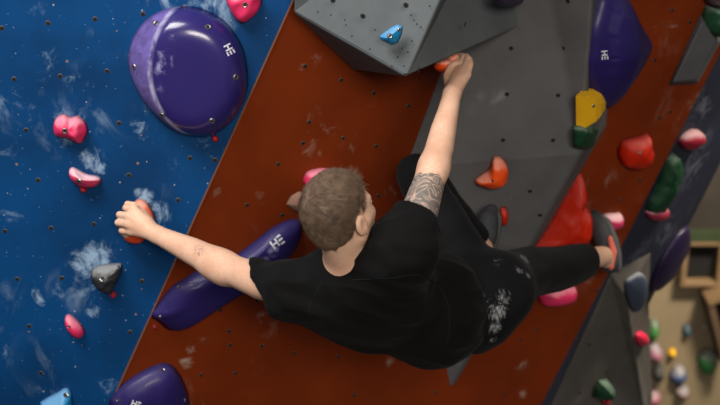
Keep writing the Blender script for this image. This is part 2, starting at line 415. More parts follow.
# -- the big purple dome
dome_ol = [(185,6),(206,10),(226,22),(242,45),(248,72),(246,96),(236,117),(220,131),(202,136),(180,132),(160,119),(142,99),(131,77),(128,58),(133,38),(145,21),(163,10)]
arc = np.array([(182, 5), (168, 22), (157, 40), (151, 60), (152, 80), (157, 100), (166, 122)], float)
def arc_x(y): return np.interp(y, arc[:, 1], arc[:, 0])
def dome_shape(x, y, s, h):
    dd = (arc_x(y) - x)
    if dd > 0: h *= max(.15, 1 - (dd / 30.) * .55)
    return h
def circ3(a, b, c):
    ax, ay = a; bx, by = b; cx, cy = c; d = 2 * (ax * (by - cy) + bx * (cy - ay) + cx * (ay - by))
    ux = ((ax**2 + ay**2) * (by - cy) + (bx**2 + by**2) * (cy - ay) + (cx**2 + cy**2) * (ay - by)) / d
    uy = ((ax**2 + ay**2) * (cx - bx) + (bx**2 + by**2) * (ax - cx) + (cx**2 + cy**2) * (bx - ax)) / d
    return (ux, uy), math.hypot(ax - ux, ay - uy)
zc_, zr_ = circ3((180, 4), (151, 58), (166, 122))
ZC = BLUE.at(*zc_, .07); ZONE = (ZC, (BLUE.at(zc_[0] - zr_, zc_[1], .07) - ZC).length, (78, 66, 122))
M_PURPLE = surface('glossy purple fibreglass', (42, 34, 98), .24, .06, 4, .02, 60, .001, coat=.35, zone=ZONE, chalk=[(BLUE.at(166, 60, .1), .07, .75), (BLUE.at(158, 70, .1), .05, .9), (BLUE.at(172, 40, .1), .06, .55), (BLUE.at(160, 92, .1), .06, .6)], chalkcol=lin((165, 160, 205)))
dome, bvd = hold('huge round purple dome with a matte stripe on its left side', BLUE, dome_ol, (190, 70), .09, M_PURPLE, (6.5, .75), 160, 40, shape=dome_shape, group=G1, name='dome_hold',
                 bolts=[(156, 23), (208, 27), (134, 67), (236, 77), (162, 115), (212, 121)], boltr=.0075)
add_mark(dome, bvd, 229, 49.5, (.46, .89), 11)

M_PINK = surface('pink resin', (218, 46, 98), .55, .08, 12, .15, 120, dust=.35, chalkcol=lin((235, 205, 215)))
M_PINK2 = surface('chalked pink resin', (214, 60, 105), .6, .1, 20, .2, 120, dust=.8, chalkcol=lin((228, 200, 208)))
M_ORANGE = surface('orange red resin', (246, 84, 24), .55, .08, 14, .15, 120, dust=.5, chalkcol=lin((245, 205, 185)))
M_RED = surface('vermilion resin', (186, 34, 8), .5, .1, 10, .12, 80, spec=.25, dust=.06)
M_CYAN = surface('sky blue resin', (20, 140, 200), .5, .08, 12, .12, 120, dust=.2)
M_DARK = surface('charcoal resin', (44, 47, 51), .6, .2, 30, .25, 160, dust=.42, chalkcol=lin((185, 188, 192)))
M_GREEN = surface('dark green resin', (15, 60, 35), .6, .2, 20, .2, 120, dust=.35, chalkcol=lin((150, 170, 155)))
M_YELLOW = surface('yellow resin', (232, 176, 22), .55, .06, 10, .12, 120)
M_REDB = plain('red plastic', (170, 30, 40), .45)
M_PUR2 = surface('purple fibreglass', (40, 31, 90), .4, .08, 5, .03, 60, .001, coat=.05, spec=.2, dust=.05, chalk=[(BROWN.at(272, 252, .05), .05, 1.0), (BROWN.at(265, 258, .05), .04, .9)], chalkcol=lin((160, 158, 200)))

hold('pink hold cut by the top edge, right of the purple dome', BLUE, [(226, 0), (230, 10), (237, 20), (246, 22), (256, 14), (262, 2), (258, -10), (240, -14), (228, -8)], (244, 2), .05, M_PINK, group=G1, lump=.006, bolts=[(245, 5)])
hold('pink kidney shaped hold with chalky top, upper of the two by the left edge', BLUE, [(53, 128), (56, 118), (64, 114), (71, 117), (78, 116), (86, 122), (88, 131), (83, 142), (77, 141), (68, 137), (57, 136)], (70, 125), .05, M_PINK, group=G1, lump=.006, bolts=[(65, 131)])
o, bv = hold('chalky pink ledge hold below the pink kidney shaped hold', BLUE, [(69, 170), (73, 167), (80, 170), (88, 174), (98, 176), (102, 180), (96, 186), (84, 187), (75, 183), (70, 177)], (84, 173), .06, M_PINK2, (1.7, .6), group=G1, lump=.004, bolts=[(79, 181)])
hold('small red screw-on chip under the chalky pink ledge', BLUE, [(80, 186), (86, 187), (87, 191), (82, 192)], (83, 189), .018, M_REDB, group=G1, n=24, rings=6)
o, bv = hold('orange round hold gripped by the left hand', BLUE, [(132, 205), (139, 199), (147, 202), (153, 211), (155, 221), (149, 234), (141, 242), (130, 242), (123, 237), (125, 225)], (139, 220), .06, M_ORANGE, group=G1, lump=.004)
o, bv = hold('charcoal chalk-dusted hold with two bolt holes, between hand and pink oval', BLUE, [(91, 272), (96, 266), (105, 264), (115, 263), (122, 264), (121, 274), (115, 286), (109, 293), (99, 289), (92, 281)], (106, 274), .05, M_DARK, (2, .6), group=G1, lump=.007, lumpscale=40, bolts=[(102, 279), (119, 267, .005)])
hold('tiny red screw-on chip under the charcoal hold', BLUE, [(111, 292), (115, 291), (117, 295), (114, 298), (110, 296)], (114, 294), .012, M_REDB, group=G1, n=24, rings=6, bolts=[(114, 294, .003)])
hold('small smooth pink oval hold, lowest pink one on the blue wall', BLUE, [(65, 317), (69, 314), (76, 318), (83, 326), (85, 333), (80, 337), (72, 333), (66, 325)], (74, 324), .045, M_PINK, group=G1, bolts=[(69, 327, .004)])
hold('sky blue pinch hold cut by the bottom edge', BLUE, [(40, 402), (48, 397), (56, 393), (64, 388), (68, 388), (72, 393), (73, 406), (70, 425), (55, 432), (42, 420)], (62, 408), .06, M_CYAN, (1.5, .7), group=G1, sharp=True, n=60, bolts=[(66, 395)])
hold('tiny red screw-on chip under the purple dome', BLUE, [(212, 136), (216, 135), (219, 138), (217, 142), (213, 141)], (215, 138), .014, M_REDB, group=G1, n=24, rings=6)
hold('tiny red screw-on chip left of the long purple blade', BROWN, [(152, 326), (155, 324), (157, 327), (154, 329)], (154.5, 326.5), .01, M_REDB, group=G2, n=20, rings=5, bolts=[(154.5, 326.5, .003)])

long_ol = [(150, 316), (154, 309), (171, 287), (183, 279), (195, 272), (214, 264), (234, 256), (252, 243), (270, 229), (283, 222), (294, 219), (302, 222), (302, 236), (296, 247), (286, 257), (264, 276), (243, 290), (226, 300), (208, 311), (192, 322), (178, 330), (168, 330), (158, 322)]
def long_shape(x, y, s, h):
    ridge = ((x - 155) * .62 + (y - 330) * .78)      # distance from the long axis
    return h
lg, bvl = hold('long blade-shaped purple hold behind the outstretched left arm', BROWN, long_ol, (228, 276), .055, M_PUR2, (6., .9), 120, 20, group=G2, name='blade_hold', shape=long_shape, bolts=[(179, 287, .005), (160, 317, .005)])
add_mark(lg, bvl, 277, 242, (.80, -.60), 13)
low_ol = [(112, 396), (120, 386), (132, 377), (148, 368), (163, 363), (173, 366), (181, 376), (187, 390), (190, 405), (190, 425), (180, 440), (125, 440), (110, 420), (109, 402)]
def low_shape(x, y, s, h): return min(h, .07) + .02 * max(0, s - .35)
lw, bvw = hold('wide purple hold cut by the bottom edge of the brown wall', BROWN, low_ol, (152, 402), .06, M_PUR2, (5., .9), 96, 16, group=G2, shape=low_shape, bolts=[(163, 370, .005), (118, 400, .005), (185, 400, .005)])
add_mark(lw, bvw, 136, 404, (.9, .35), 9)
hold('pink hold showing behind the climber\'s head', BROWN, [(303, 181), (306, 173), (314, 169), (326, 168), (336, 174), (334, 186), (318, 188), (306, 185)], (318, 177), .045, M_PINK, group=G2, lump=.004)
M_BEIGE = surface('beige chalk', (150, 112, 96), .75, .12, 20, .2, 120)
hold('flat beige hold just left of the climber\'s head', BROWN, [(286, 204), (291, 196), (299, 191), (308, 194), (310, 206), (302, 213), (292, 210)], (300, 202), .02, M_BEIGE, (2, .8), group=G2, sharp=True, n=42)  # pale chalk patch modelled as a thin raised piece

# top right purple
top_ol = [(605, -8), (618, -12), (626, -2), (632, 12), (639, 24), (648, 41), (643, 57), (632, 77), (622, 93), (613, 105), (607, 109), (599, 101), (593, 85), (590, 66), (591, 50), (593, 32), (597, 16)]
def tr_shape(x, y, s, h):
    ridge = np.interp(y, [-10, 30, 75, 108], [612, 600, 598, 606])
    return h * (1 if x > ridge else .75)
PTR = Plane(BROWN.at(600, 50, .20), BROWN.at(640, 50, .07), BROWN.at(600, -10, .20))
tp, bvt = hold('tall glossy purple hold at the top, right of the grey volume', PTR, top_ol, (613, 46), .10, M_PUR2, (1.8, .8), 96, 18, group=G2, name='teardrop_hold', shape=tr_shape, skirt=.16)
add_mark(tp, bvt, 604.5, 55, (.1, 1), 9)
# big orange red double-lobed
big_ol = [(578, 171), (582, 176), (583, 188), (581, 200), (588, 206), (590, 222), (588, 236), (581, 250), (560, 262), (538, 262), (530, 250), (540, 234), (550, 218), (560, 199), (570, 181)]
def big_shape(x, y, s, h):
    return h * (.8 + .3 * math.exp(-((x - 574) ** 2 + (y - 222) ** 2) / 500.) + .22 * math.exp(-((x - 574) ** 2 + (y - 188) ** 2) / 200.) - .25 * math.exp(-((y - 203) ** 2) / 22.) * (x > 570))
hold('large vermilion double-lobed hold above the right shin', BROWN, big_ol, (564, 226), .095, M_RED, (2, .6), 96, 18, group=G2, shape=big_shape, lump=.004)
hold('orange dome hold alone on the brown strip at right', BROWN, [(618, 146), (623, 139), (638, 135), (647, 133), (648, 142), (650, 153), (645, 164), (632, 168), (621, 164), (617, 155)], (635, 150), .07, M_RED, group=G2, lump=.004, bolts=[(640, 152, .005)])
hold('pink hold under the right thigh', BROWN, [(536, 290), (548, 287), (562, 284), (574, 286), (576, 294), (570, 301), (553, 304), (540, 303)], (556, 294), .05, M_PINK, group=G2, lump=.003, bolts=[(550, 298, .004)])
hold('pale pink finger hold beside the right shoe', BROWN, [(602, 215), (612, 213), (620, 213), (622, 219), (619, 225), (610, 229), (602, 228)], (611, 220), .045, M_PINK2, group=G2)

# on volumes
def vol_plane(o, px, py):
    me = o.data; vs = [v.co + o.location for v in me.vertices]; fs = [tuple(p.vertices) for p in me.polygons]
    p, n = hit(BVHTree.FromPolygons(vs, fs), px, py); assert p is not None, (o.name, px, py)
    pl = Plane.__new__(Plane); pl.o = p; pl.n = n; return pl
pl = vol_plane(topvol, 392, 34)
hold('small sky blue hold on the big grey volume overhead', pl, [(379, 36), (384, 32), (391, 27), (398, 24), (403, 26), (402, 34), (398, 43), (391, 45), (381, 40)], (392, 34), .035, M_CYAN, (1.4, .8), sharp=True, n=54, rings=8, group=G3, bolts=[(390, 36, .006), (399, 30, .0045)])
pl = vol_plane(topvol, 503, 2)
hold('dark purple hold on the overhead volume cut by the top edge', pl, [(493, -4), (496, 3), (503, 6), (511, 5), (518, 0), (518, -10), (500, -12)], (506, -3), .04, surface('dark plum resin', (58, 46, 78), .5, .1, 10, .1, 100), group=G3)
pl = vol_plane(midvol, 495, 171)
hold('orange hold with chalk on the dark grey volume right of the tattooed arm', pl, [(474, 179), (480, 174), (488, 168), (493, 157), (500, 156), (507, 163), (509, 173), (505, 181), (495, 186), (485, 185), (477, 183)], (494, 172), .055, M_ORANGE, group=G3, lump=.005, bolts=[(492, 181, .005)])
pl = vol_plane(midvol, 504, 214)
hold('small red foothold above the left shoe', pl, [(500, 208), (506, 207), (508, 213), (507, 222), (501, 223)], (504, 214), .035, M_RED, group=G3, n=36, rings=8)
pl = vol_plane(midvol, 590, 110)
hold('yellow faceted pinch beside the tall purple hold', pl, [(585, 97), (595, 87), (599, 92), (598, 110), (585, 129)], (592, 106), .042, M_YELLOW, (2.5, 1.), sharp=True, n=40, rings=4, off=.012, skirt=.03, group=G2, smooth=False, bolts=[(593.5, 106, .005)])
hold('small green hold under the yellow pinch', pl, [(580, 128), (586, 123), (593, 125), (592, 134), (588, 139), (587, 149), (580, 148), (579, 138)], (586, 135), .03, M_GREEN, skirt=.02, group=G2, lump=.006)
# orange hold under the right hand hangs below the front edge of the overhead volume
# navy panel
hold('red hold on the navy panel, highest one', NAVY, [(678, 142), (683, 134), (692, 129), (700, 131), (701, 138), (692, 145), (683, 149)], (690, 137), .05, surface('crimson resin', (150, 26, 52), .55, .1, 10, .1, 100, dust=.35), group=G4)
hold('long dark green hold on the navy panel beside the brown strip', NAVY, [(674, 152), (678, 160), (672, 178), (664, 196), (658, 208), (651, 216), (646, 208), (654, 190), (662, 170), (668, 158)], (663, 184), .06, M_GREEN, group=G4, lump=.008)
hold('pink hold at the lower tip of the long green hold', NAVY, [(645, 212), (652, 206), (660, 203), (665, 207), (663, 214), (655, 219), (647, 218)], (655, 211), .05, surface('rose resin', (150, 40, 66), .55, .1, 10, .1, 100, dust=.3), group=G4)
hold('dark purple slab hold on the far edge of the navy panel', NAVY, [(688, 226), (690, 240), (683, 257), (673, 274), (662, 286), (653, 292), (650, 286), (655, 268), (666, 248), (678, 232)], (668, 264), .035, surface('dark violet fibreglass', (32, 22, 54), .45, .1, 8, .1, 100), group=G4)
hold('dark green marbled hold at the top of the slate grey plate', BROWN, [(700, 20), (703, 10), (708, 2), (716, 0), (724, 6), (724, 22), (716, 32), (706, 33), (700, 28)], (712, 17), .10, M_GREEN, group=G2, lump=.008, off=.0)
hold('nearly black hold in the top right corner', BROWN, [(703, 0), (708, -6), (722, -8), (726, 0), (716, 3), (706, 3)], (714, -2), .09, surface('black resin', (38, 22, 26), .6, .1, 10, .1, 100), group=G2)
# prism holds
pl = vol_plane(prism, 601, 380)
hold('dark green hold on the pointed grey volume', pl, [(592, 397), (594, 388), (599, 380), (606, 379), (612, 385), (611, 394), (603, 399)], (602, 388), .07, M_GREEN, (1.5, .8), group=G3, sharp=True, n=42, rings=6)
hold('small red hold under the dark green hold on the pointed volume', pl, [(601, 399), (607, 397), (608, 402), (603, 405)], (604, 400), .03, M_REDB, group=G3, n=24, rings=6)
pl = vol_plane(prism, 641, 352)
hold('red hold on the lit side of the pointed grey volume', pl, [(636, 333), (641, 331), (645, 336), (645, 344), (639, 346), (635, 340)], (640.5, 338), .03, surface('raspberry resin', (214, 36, 72), .55, .1, 10, .1, 100), group=G3, n=36, rings=8)
M_STEELB = surface('steel blue resin', (58, 70, 90), .6, .1, 10, .1, 100, dust=.3)
pl = vol_plane(prism, 622, 305)
hold('blue grey hold near the tip of the pointed grey volume', pl, [(624, 284), (632, 275), (640, 272), (646, 280), (645, 296), (640, 308), (633, 312), (627, 302)], (636, 290), .03, M_STEELB, group=G3)

# far wall, out of focus
def far_hold(label, cx, cy, w, h, mat, H=.09):
    k = 10; ol = [(cx + w * .5 * math.cos(t) * (1 + .12 * math.sin(3 * t + cx)), cy + h * .5 * math.sin(t) * (1 + .12 * math.cos(2 * t + cy))) for t in [i * 2 * math.pi / k for i in range(k)]]
    return hold(label, FAR, ol, (cx, cy), H, mat, (2, .55), 40, 8, group=G5, lump=.01, lumpscale=12)
fm = lambda nme, c, d=.5: surface(nme, tuple(x * .8 for x in c), chalkcol=lin((150, 146, 150)), rough=.6, var=.1, vscale=8, bump=.1, bscale=60, dust=d)
far_hold('blurred light green hold, highest of the far column of holds', 653, 329, 13, 20, fm('leaf green resin', (70, 150, 70), .6))
far_hold('blurred pale pink hold under the light green one on the far wall', 654, 351, 16, 20, fm('pale pink resin', (205, 130, 155), .9))
far_hold('blurred dark hold below the pale pink one on the far wall', 658, 372, 12, 18, fm('black green resin', (36, 40, 38), .2))
far_hold('blurred pink wedge at the bottom of the far column of holds', 649, 396, 22, 18, fm('salmon pink resin', (215, 100, 130), .7))
far_hold('blurred small blue hold high on the far wall', 686, 329, 9, 11, fm('teal blue resin', (60, 105, 130), .3), .06)
far_hold('blurred small yellow ball hold on the far wall', 672, 352, 8, 9, M_YELLOW, .06)
far_hold('blurred blue hold with white top below the yellow ball', 678, 373, 18, 16, fm('royal blue resin', (60, 105, 165), 1.2))
far_hold('blurred beige hold under the blue and white hold', 682, 391, 15, 13, fm('terracotta resin', (150, 100, 84), .9))
far_hold('blurred green block hold with pale top at the right edge', 707, 361, 20, 24, fm('grass green resin', (50, 135, 62), .8))
far_hold('blurred tiny pale hold above the green block on the far wall', 704, 327, 6, 8, fm('bone resin', (175, 165, 150), .3), .05)

# wooden frames standing out of the far wall (open boxes with dark insides)
M_PINE = surface('raw pine', (118, 95, 68), .6, .15, 6, .1, 60)
M_INK = plain('dark inside', (16, 14, 13), .9)
def open_box(label, x0, y0, x1, y1, depth, wall, extra=None):
    p0 = FAR.at(x0, y1); p1 = FAR.at(x1, y0)
    w_, h_ = p1.x - p0.x, p1.z - p0.z
    root = empty('open_wooden_box', (p0.x, FARY, p0.z), label, 'wooden box', 'open wooden boxes on the far wall')
    def board(n_, xa, xb, za, zb, ya, yb, m):
        v = [(xa, ya, za), (xb, ya, za), (xb, yb, za), (xa, yb, za), (xa, ya, zb), (xb, ya, zb), (xb, yb, zb), (xa, yb, zb)]
        o = mesh_obj(n_, v, [(3, 2, 1, 0), (4, 5, 6, 7), (0, 1, 5, 4), (1, 2, 6, 5), (2, 3, 7, 6), (3, 0, 4, 7)], m, parent=root, loc=((xa + xb) / 2, (ya + yb) / 2, (za + zb) / 2)); bevel(o, .004, 1)
    X0, X1, Z0, Z1 = p0.x, p1.x, p0.z, p1.z; Y0, Y1 = FARY - depth, FARY
    board('side_board', X0, X0 + wall, Z0, Z1, Y0, Y1, M_PINE); board('side_board', X1 - wall, X1, Z0, Z1, Y0, Y1, M_PINE)
    board('top_board', X0 + wall, X1 - wall, Z1 - wall, Z1, Y0, Y1, M_PINE); board('bottom_board', X0 + wall, X1 - wall, Z0, Z0 + wall, Y0, Y1, M_PINE)
    board('back_panel', X0 + wall, X1 - wall, Z0 + wall, Z1 - wall, Y1 - .02, Y1, M_INK)
    return root
open_box('blurred open pine box with black inside right of the navy panel', 677, 236, 721, 281, .10, .03)
# lower right corner box: slanting pine top edge over a dark opening
V = [FAR.at(699, 287), FAR.at(760, 262), FAR.at(760, 350), FAR.at(716, 352)]
off = Vector((0, -.22, 0))
root = empty('open_wooden_box', FAR.at(716, 352), 'blurred slanted pine edged box with black inside in the right edge of the photo', 'wooden box', 'open wooden boxes on the far wall')
def quad_board(n_, a_, b_, th, dep, m):
    t = (b_ - a_).normalized(); nrm = Vector((t.z, 0, -t.x)) * th
    v = [a_, b_, b_ + nrm, a_ + nrm]; v = v + [x + Vector((0, -dep, 0)) for x in v]
    o = mesh_obj(n_, v, [(0, 1, 2, 3), (7, 6, 5, 4), (0, 4, 5, 1), (1, 5, 6, 2), (2, 6, 7, 3), (3, 7, 4, 0)], m, parent=root, loc=a_); fix_normals(o)
quad_board('top_board', V[0], V[1], .04, .22, M_PINE)
quad_board('side_board', V[3], V[0], .04, .2, surface('umber board', (84, 66, 48), .7, .1, 6, .1, 60))
o = mesh_obj('back_panel', [v + Vector((0, -.02, 0)) for v in V] + [v for v in V], [(0, 1, 2, 3), (7, 6, 5, 4), (0, 4, 5, 1), (1, 5, 6, 2), (2, 6, 7, 3), (3, 7, 4, 0)], M_INK, parent=root, loc=V[3])
# green ledge above the boxes, dark upper hall
g = Geo()
def boxgeo(x0, x1, y0, y1, z0, z1):
    return ([(x0, y0, z0), (x1, y0, z0), (x1, y1, z0), (x0, y1, z0), (x0, y0, z1), (x1, y0, z1), (x1, y1, z1), (x0, y1, z1)],
            [(3, 2, 1, 0), (4, 5, 6, 7), (0, 1, 5, 4), (1, 2, 6, 5), (2, 3, 7, 6), (3, 0, 4, 7)])
pz = FAR.at(700, 232).z
vs, fs = boxgeo(FAR.at(668, 232).x, 4.5, FARY - .10, FARY, pz - .03, pz + .04)
o = mesh_obj('trim_2', vs, fs, surface('moss green paint', (42, 54, 30), .7, .1, 6, .1, 60)); tag(o, kind='structure')
vs, fs = boxgeo(FAR.at(640, 232).x, 4.5, FARY - .06, FARY, pz + .04, 5.5)
o = mesh_obj('trim_3', vs, fs, surface('dark brown cladding', (44, 38, 32), .8, .2, 4, .1, 60)); tag(o, kind='structure')

for pt in ((700,110),(690,240),(650,300)): print('NAVY', pt, NAVY_D(*pt))
print('BROWN', [(x,y,round((BROWN.at(x,y)-CAM).dot(AF),2)) for x,y in ((293,0),(110,405),(400,200),(450,393),(480,246),(600,240),(640,150),(555,405),(720,45))])
print('VOL', (vol_plane(midvol,490,225).o-CAM).dot(AF))

# ------------------------------------------------------------------ the climber
def nrm(v): v = np.asarray(v, float); return v / np.linalg.norm(v)
class Field:
    """signed distance volume in view-aligned metres, meshed by surface nets"""
    def __init__(s, lo, hi, h):
        s.lo = np.array(lo, float); s.h = h; s.n = np.ceil((np.array(hi) - s.lo) / h).astype(int) + 1
        s.phi = np.full(s.n, .06, np.float32)
    def box(s, lo, hi):
        a = np.clip(np.floor((np.array(lo) - s.lo) / s.h).astype(int), 0, s.n); b = np.clip(np.ceil((np.array(hi) - s.lo) / s.h).astype(int) + 1, 0, s.n)
        g = [((np.arange(a[i], b[i]) * s.h + s.lo[i])).astype(np.float32) for i in range(3)]
        return tuple(slice(a[i], b[i]) for i in range(3)), g[0][:, None, None], g[1][None, :, None], g[2][None, None, :]
    def put(s, fn, lo, hi, k, op='add'):
        pad = .05
        sl, X, Y, Z = s.box(np.array(lo) - pad, np.array(hi) + pad)
        if 0 in s.phi[sl].shape: return
        d = fn(X, Y, Z).astype(np.float32); p = s.phi[sl]
        if op == 'add':
            if k > 0:
                hh = np.clip(k - np.abs(p - d), 0, None) / k; s.phi[sl] = np.minimum(p, d) - hh * hh * k * .25
            else: s.phi[sl] = np.minimum(p, d)
        elif op == 'cut':
            d = -d
            if k > 0:
                hh = np.clip(k - np.abs(p - d), 0, None) / k; s.phi[sl] = np.maximum(p, d) + hh * hh * k * .25
            else: s.phi[sl] = np.maximum(p, d)
    def cone(s, a, b, ra, rb, k=.03, op='add'):
        a = np.array(a, float); b = np.array(b, float); ab = b - a; L2 = max(1e-9, ab @ ab)
        def fn(X, Y, Z):
            t = np.clip(((X - a[0]) * ab[0] + (Y - a[1]) * ab[1] + (Z - a[2]) * ab[2]) / L2, 0, 1)
            return np.sqrt((X - a[0] - t * ab[0]) ** 2 + (Y - a[1] - t * ab[1]) ** 2 + (Z - a[2] - t * ab[2]) ** 2) - (ra + t * (rb - ra))
        r = max(ra, rb); s.put(fn, np.minimum(a, b) - r, np.maximum(a, b) + r, k, op)
    def chain(s, pts, k=.03, op='add'):
        C_ = [(np.array(a, float), ra, np.array(b, float) - np.array(a, float), rb) for (a, ra), (b, rb) in zip(pts[:-1], pts[1:])]
        def fn(X, Y, Z):
            best = None
            for a, ra, ab, rb in C_:
                t = np.clip(((X - a[0]) * ab[0] + (Y - a[1]) * ab[1] + (Z - a[2]) * ab[2]) / max(1e-9, ab @ ab), 0, 1)
                d = np.sqrt((X - a[0] - t * ab[0]) ** 2 + (Y - a[1] - t * ab[1]) ** 2 + (Z - a[2] - t * ab[2]) ** 2) - (ra + t * (rb - ra))
                best = d if best is None else np.minimum(best, d)
            return best
        P = np.array([p for p, r in pts], float); R = max(r for p, r in pts); s.put(fn, P.min(0) - R, P.max(0) + R, k, op)
    def ell(s, c, axes, r, k=.03, op='add'):
        c = np.array(c, float); A = np.array([nrm(x) for x in axes])
        def fn(X, Y, Z):
            D = (X - c[0], Y - c[1], Z - c[2]); q = [sum(A[i][j] * D[j] for j in range(3)) for i in range(3)]
            k0 = np.sqrt(sum((q[i] / r[i]) ** 2 for i in range(3))); k1 = np.sqrt(sum((q[i] / r[i] ** 2) ** 2 for i in range(3)))
            return k0 * (k0 - 1) / np.maximum(k1, 1e-6)
        R = max(r); s.put(fn, c - R, c + R, k, op)
    def halfspace(s, p, n, lo, hi):
        """remove what lies beyond the plane (p, n) inside the box"""
        p = np.array(p); n = nrm(n); sl, X, Y, Z = s.box(lo, hi)
        s.phi[sl] = np.maximum(s.phi[sl], ((X - p[0]) * n[0] + (Y - p[1]) * n[1] + (Z - p[2]) * n[2]).astype(np.float32))
    def mesh(s, smooth=2):
        phi = s.phi; ins = phi < 0; nx, ny, nz = phi.shape
        c = np.zeros((nx - 1, ny - 1, nz - 1), np.uint8)
        for dx in (0, 1):
            for dy in (0, 1):
                for dz in (0, 1): c += ins[dx:nx - 1 + dx, dy:ny - 1 + dy, dz:nz - 1 + dz]
        act = (c > 0) & (c < 8); ii = np.argwhere(act); idx = np.full(act.shape, -1, np.int64); idx[act] = np.arange(len(ii))
        corners = [(dx, dy, dz) for dx in (0, 1) for dy in (0, 1) for dz in (0, 1)]
        val = {cr: phi[ii[:, 0] + cr[0], ii[:, 1] + cr[1], ii[:, 2] + cr[2]] for cr in corners}
        acc = np.zeros((len(ii), 3)); cnt = np.zeros(len(ii))
        for a in corners:
            for ax in range(3):
                if a[ax] == 0:
                    b = list(a); b[ax] = 1; b = tuple(b); va, vb = val[a], val[b]; m = (va < 0) != (vb < 0)
                    t = np.where(m, va / np.where(m, va - vb, 1), 0); p = np.array(a, float)[None] + 0 * acc; p[:, ax] = t
                    acc += np.where(m[:, None], p, 0); cnt += m
        V = (ii + acc / cnt[:, None]) * s.h + s.lo
        Q = []
        for ax in range(3):
            u, v = (ax + 1) % 3, (ax + 2) % 3
            sl0 = [slice(None)] * 3; sl1 = [slice(None)] * 3; sl0[ax] = slice(0, -1); sl1[ax] = slice(1, None)
            ch_ = np.argwhere(ins[tuple(sl0)] != ins[tuple(sl1)])
            ok = (ch_[:, u] > 0) & (ch_[:, v] > 0) & (ch_[:, u] < phi.shape[u] - 1) & (ch_[:, v] < phi.shape[v] - 1); ch_ = ch_[ok]
            def cell(du, dv):
                q_ = ch_.copy(); q_[:, u] -= du; q_[:, v] -= dv; return idx[q_[:, 0], q_[:, 1], q_[:, 2]]
            quad = np.stack([cell(1, 1), cell(0, 1), cell(0, 0), cell(1, 0)], 1)
            first = ins[tuple(sl0)][ch_[:, 0], ch_[:, 1], ch_[:, 2]]
            quad[~first] = quad[~first][:, ::-1]
            Q.append(quad)
        Q = np.concatenate(Q)
        E = np.concatenate([Q[:, [0, 1]], Q[:, [1, 2]], Q[:, [2, 3]], Q[:, [3, 0]]])
        for _ in range(smooth):
            S = np.zeros_like(V); n_ = np.zeros(len(V))
            for a, b in ((0, 1), (1, 0)):
                for j in range(3): S[:, j] += np.bincount(E[:, a], V[E[:, b], j], len(V))
                n_ += np.bincount(E[:, a], minlength=len(V))
            V = V * .5 + .5 * S / np.maximum(n_, 1)[:, None]
        return V, Q
def vnormals(V, Q):
    n = np.cross(V[Q[:, 2]] - V[Q[:, 0]], V[Q[:, 3]] - V[Q[:, 1]]); out = np.zeros_like(V)
    for c in range(4):
        for j in range(3): out[:, j] += np.bincount(Q[:, c], n[:, j], len(V))
    return out / np.maximum(np.linalg.norm(out, axis=1), 1e-12)[:, None]
def np_mesh(name, V, Q, mat, parent=None, loc=(0, 0, 0)):
    """V in view axes"""
    Wd = c2w(V) - np.array(loc); me = bpy.data.meshes.new(name); k = Q.shape[1]
    me.vertices.add(len(Wd)); me.vertices.foreach_set('co', Wd.astype(np.float32).ravel())
    me.loops.add(Q.size); me.loops.foreach_set('vertex_index', Q.astype(np.int32).ravel())
    me.polygons.add(len(Q)); me.polygons.foreach_set('loop_start', np.arange(0, Q.size, k, dtype=np.int32))
    me.polygons.foreach_set('use_smooth', np.ones(len(Q), bool))
    me.materials.append(mat); me.update(calc_edges=True); me.validate()
    o = bpy.data.objects.new(name, me); COL.objects.link(o)
    if parent is not None: o.parent = parent; o.location = Vector(loc) - parent_loc(parent)
    else: o.location = loc
    return o

J = dict(
    C7=cpt(346, 268, 3.61), LS=cpt(290, 288, 3.68), RS=cpt(401, 252, 3.53),
    LE=cpt(222, 266, 3.86), LW=cpt(158, 235, 3.99), RE=cpt(434, 167, 3.65), RW=cpt(452, 94, 3.80),
    RH=cpt(499, 285, 4.00), RK=cpt(556, 269, 4.38), RA=cpt(603, 256, 4.72), LH=cpt(476, 288, 4.04), LK=cpt(417, 174, 4.14), LA=cpt(482, 248, 4.33))
for a_, b_ in (('LS', 'LE'), ('LE', 'LW'), ('RS', 'RE'), ('RE', 'RW'), ('RH', 'RK'), ('RK', 'RA'), ('LH', 'LK'), ('LK', 'LA'), ('LS', 'RS')):
    print('LEN', a_, b_, round(float(np.linalg.norm(J[a_] - J[b_])), 3))

HC = cpt(339, 212, 3.50)
HU = nrm((-.26, .82, .52)); HF = np.array((.60, .48, -.62)); HF = nrm(HF - HU * (HF @ HU)); HR = np.cross(HF, HU)
def hd(f, u, r): return HC + HF * f + HU * u + HR * r
HAX = (HF, HU, HR)
SH = nrm(J['RS'] - J['LS'])
SP = nrm(cpt(482, 305, 3.98) - J['C7'])
VERT = nrm(np.array((.1, .95, .25)))
def axes_for(w, sp=SP):
    w = nrm(w - sp * (w @ sp)); return (w, sp, np.cross(w, sp))
TORSO = [(cpt(350, 289, 3.69), axes_for(SH), (.165, .12, .10)), (cpt(385, 300, 3.76), axes_for(SH * .5 + VERT * .5), (.150, .15, .115)),
         (cpt(432, 309, 3.87), axes_for(VERT), (.150, .13, .115)), (cpt(476, 303, 3.99), axes_for(VERT), (.142, .11, .115))]

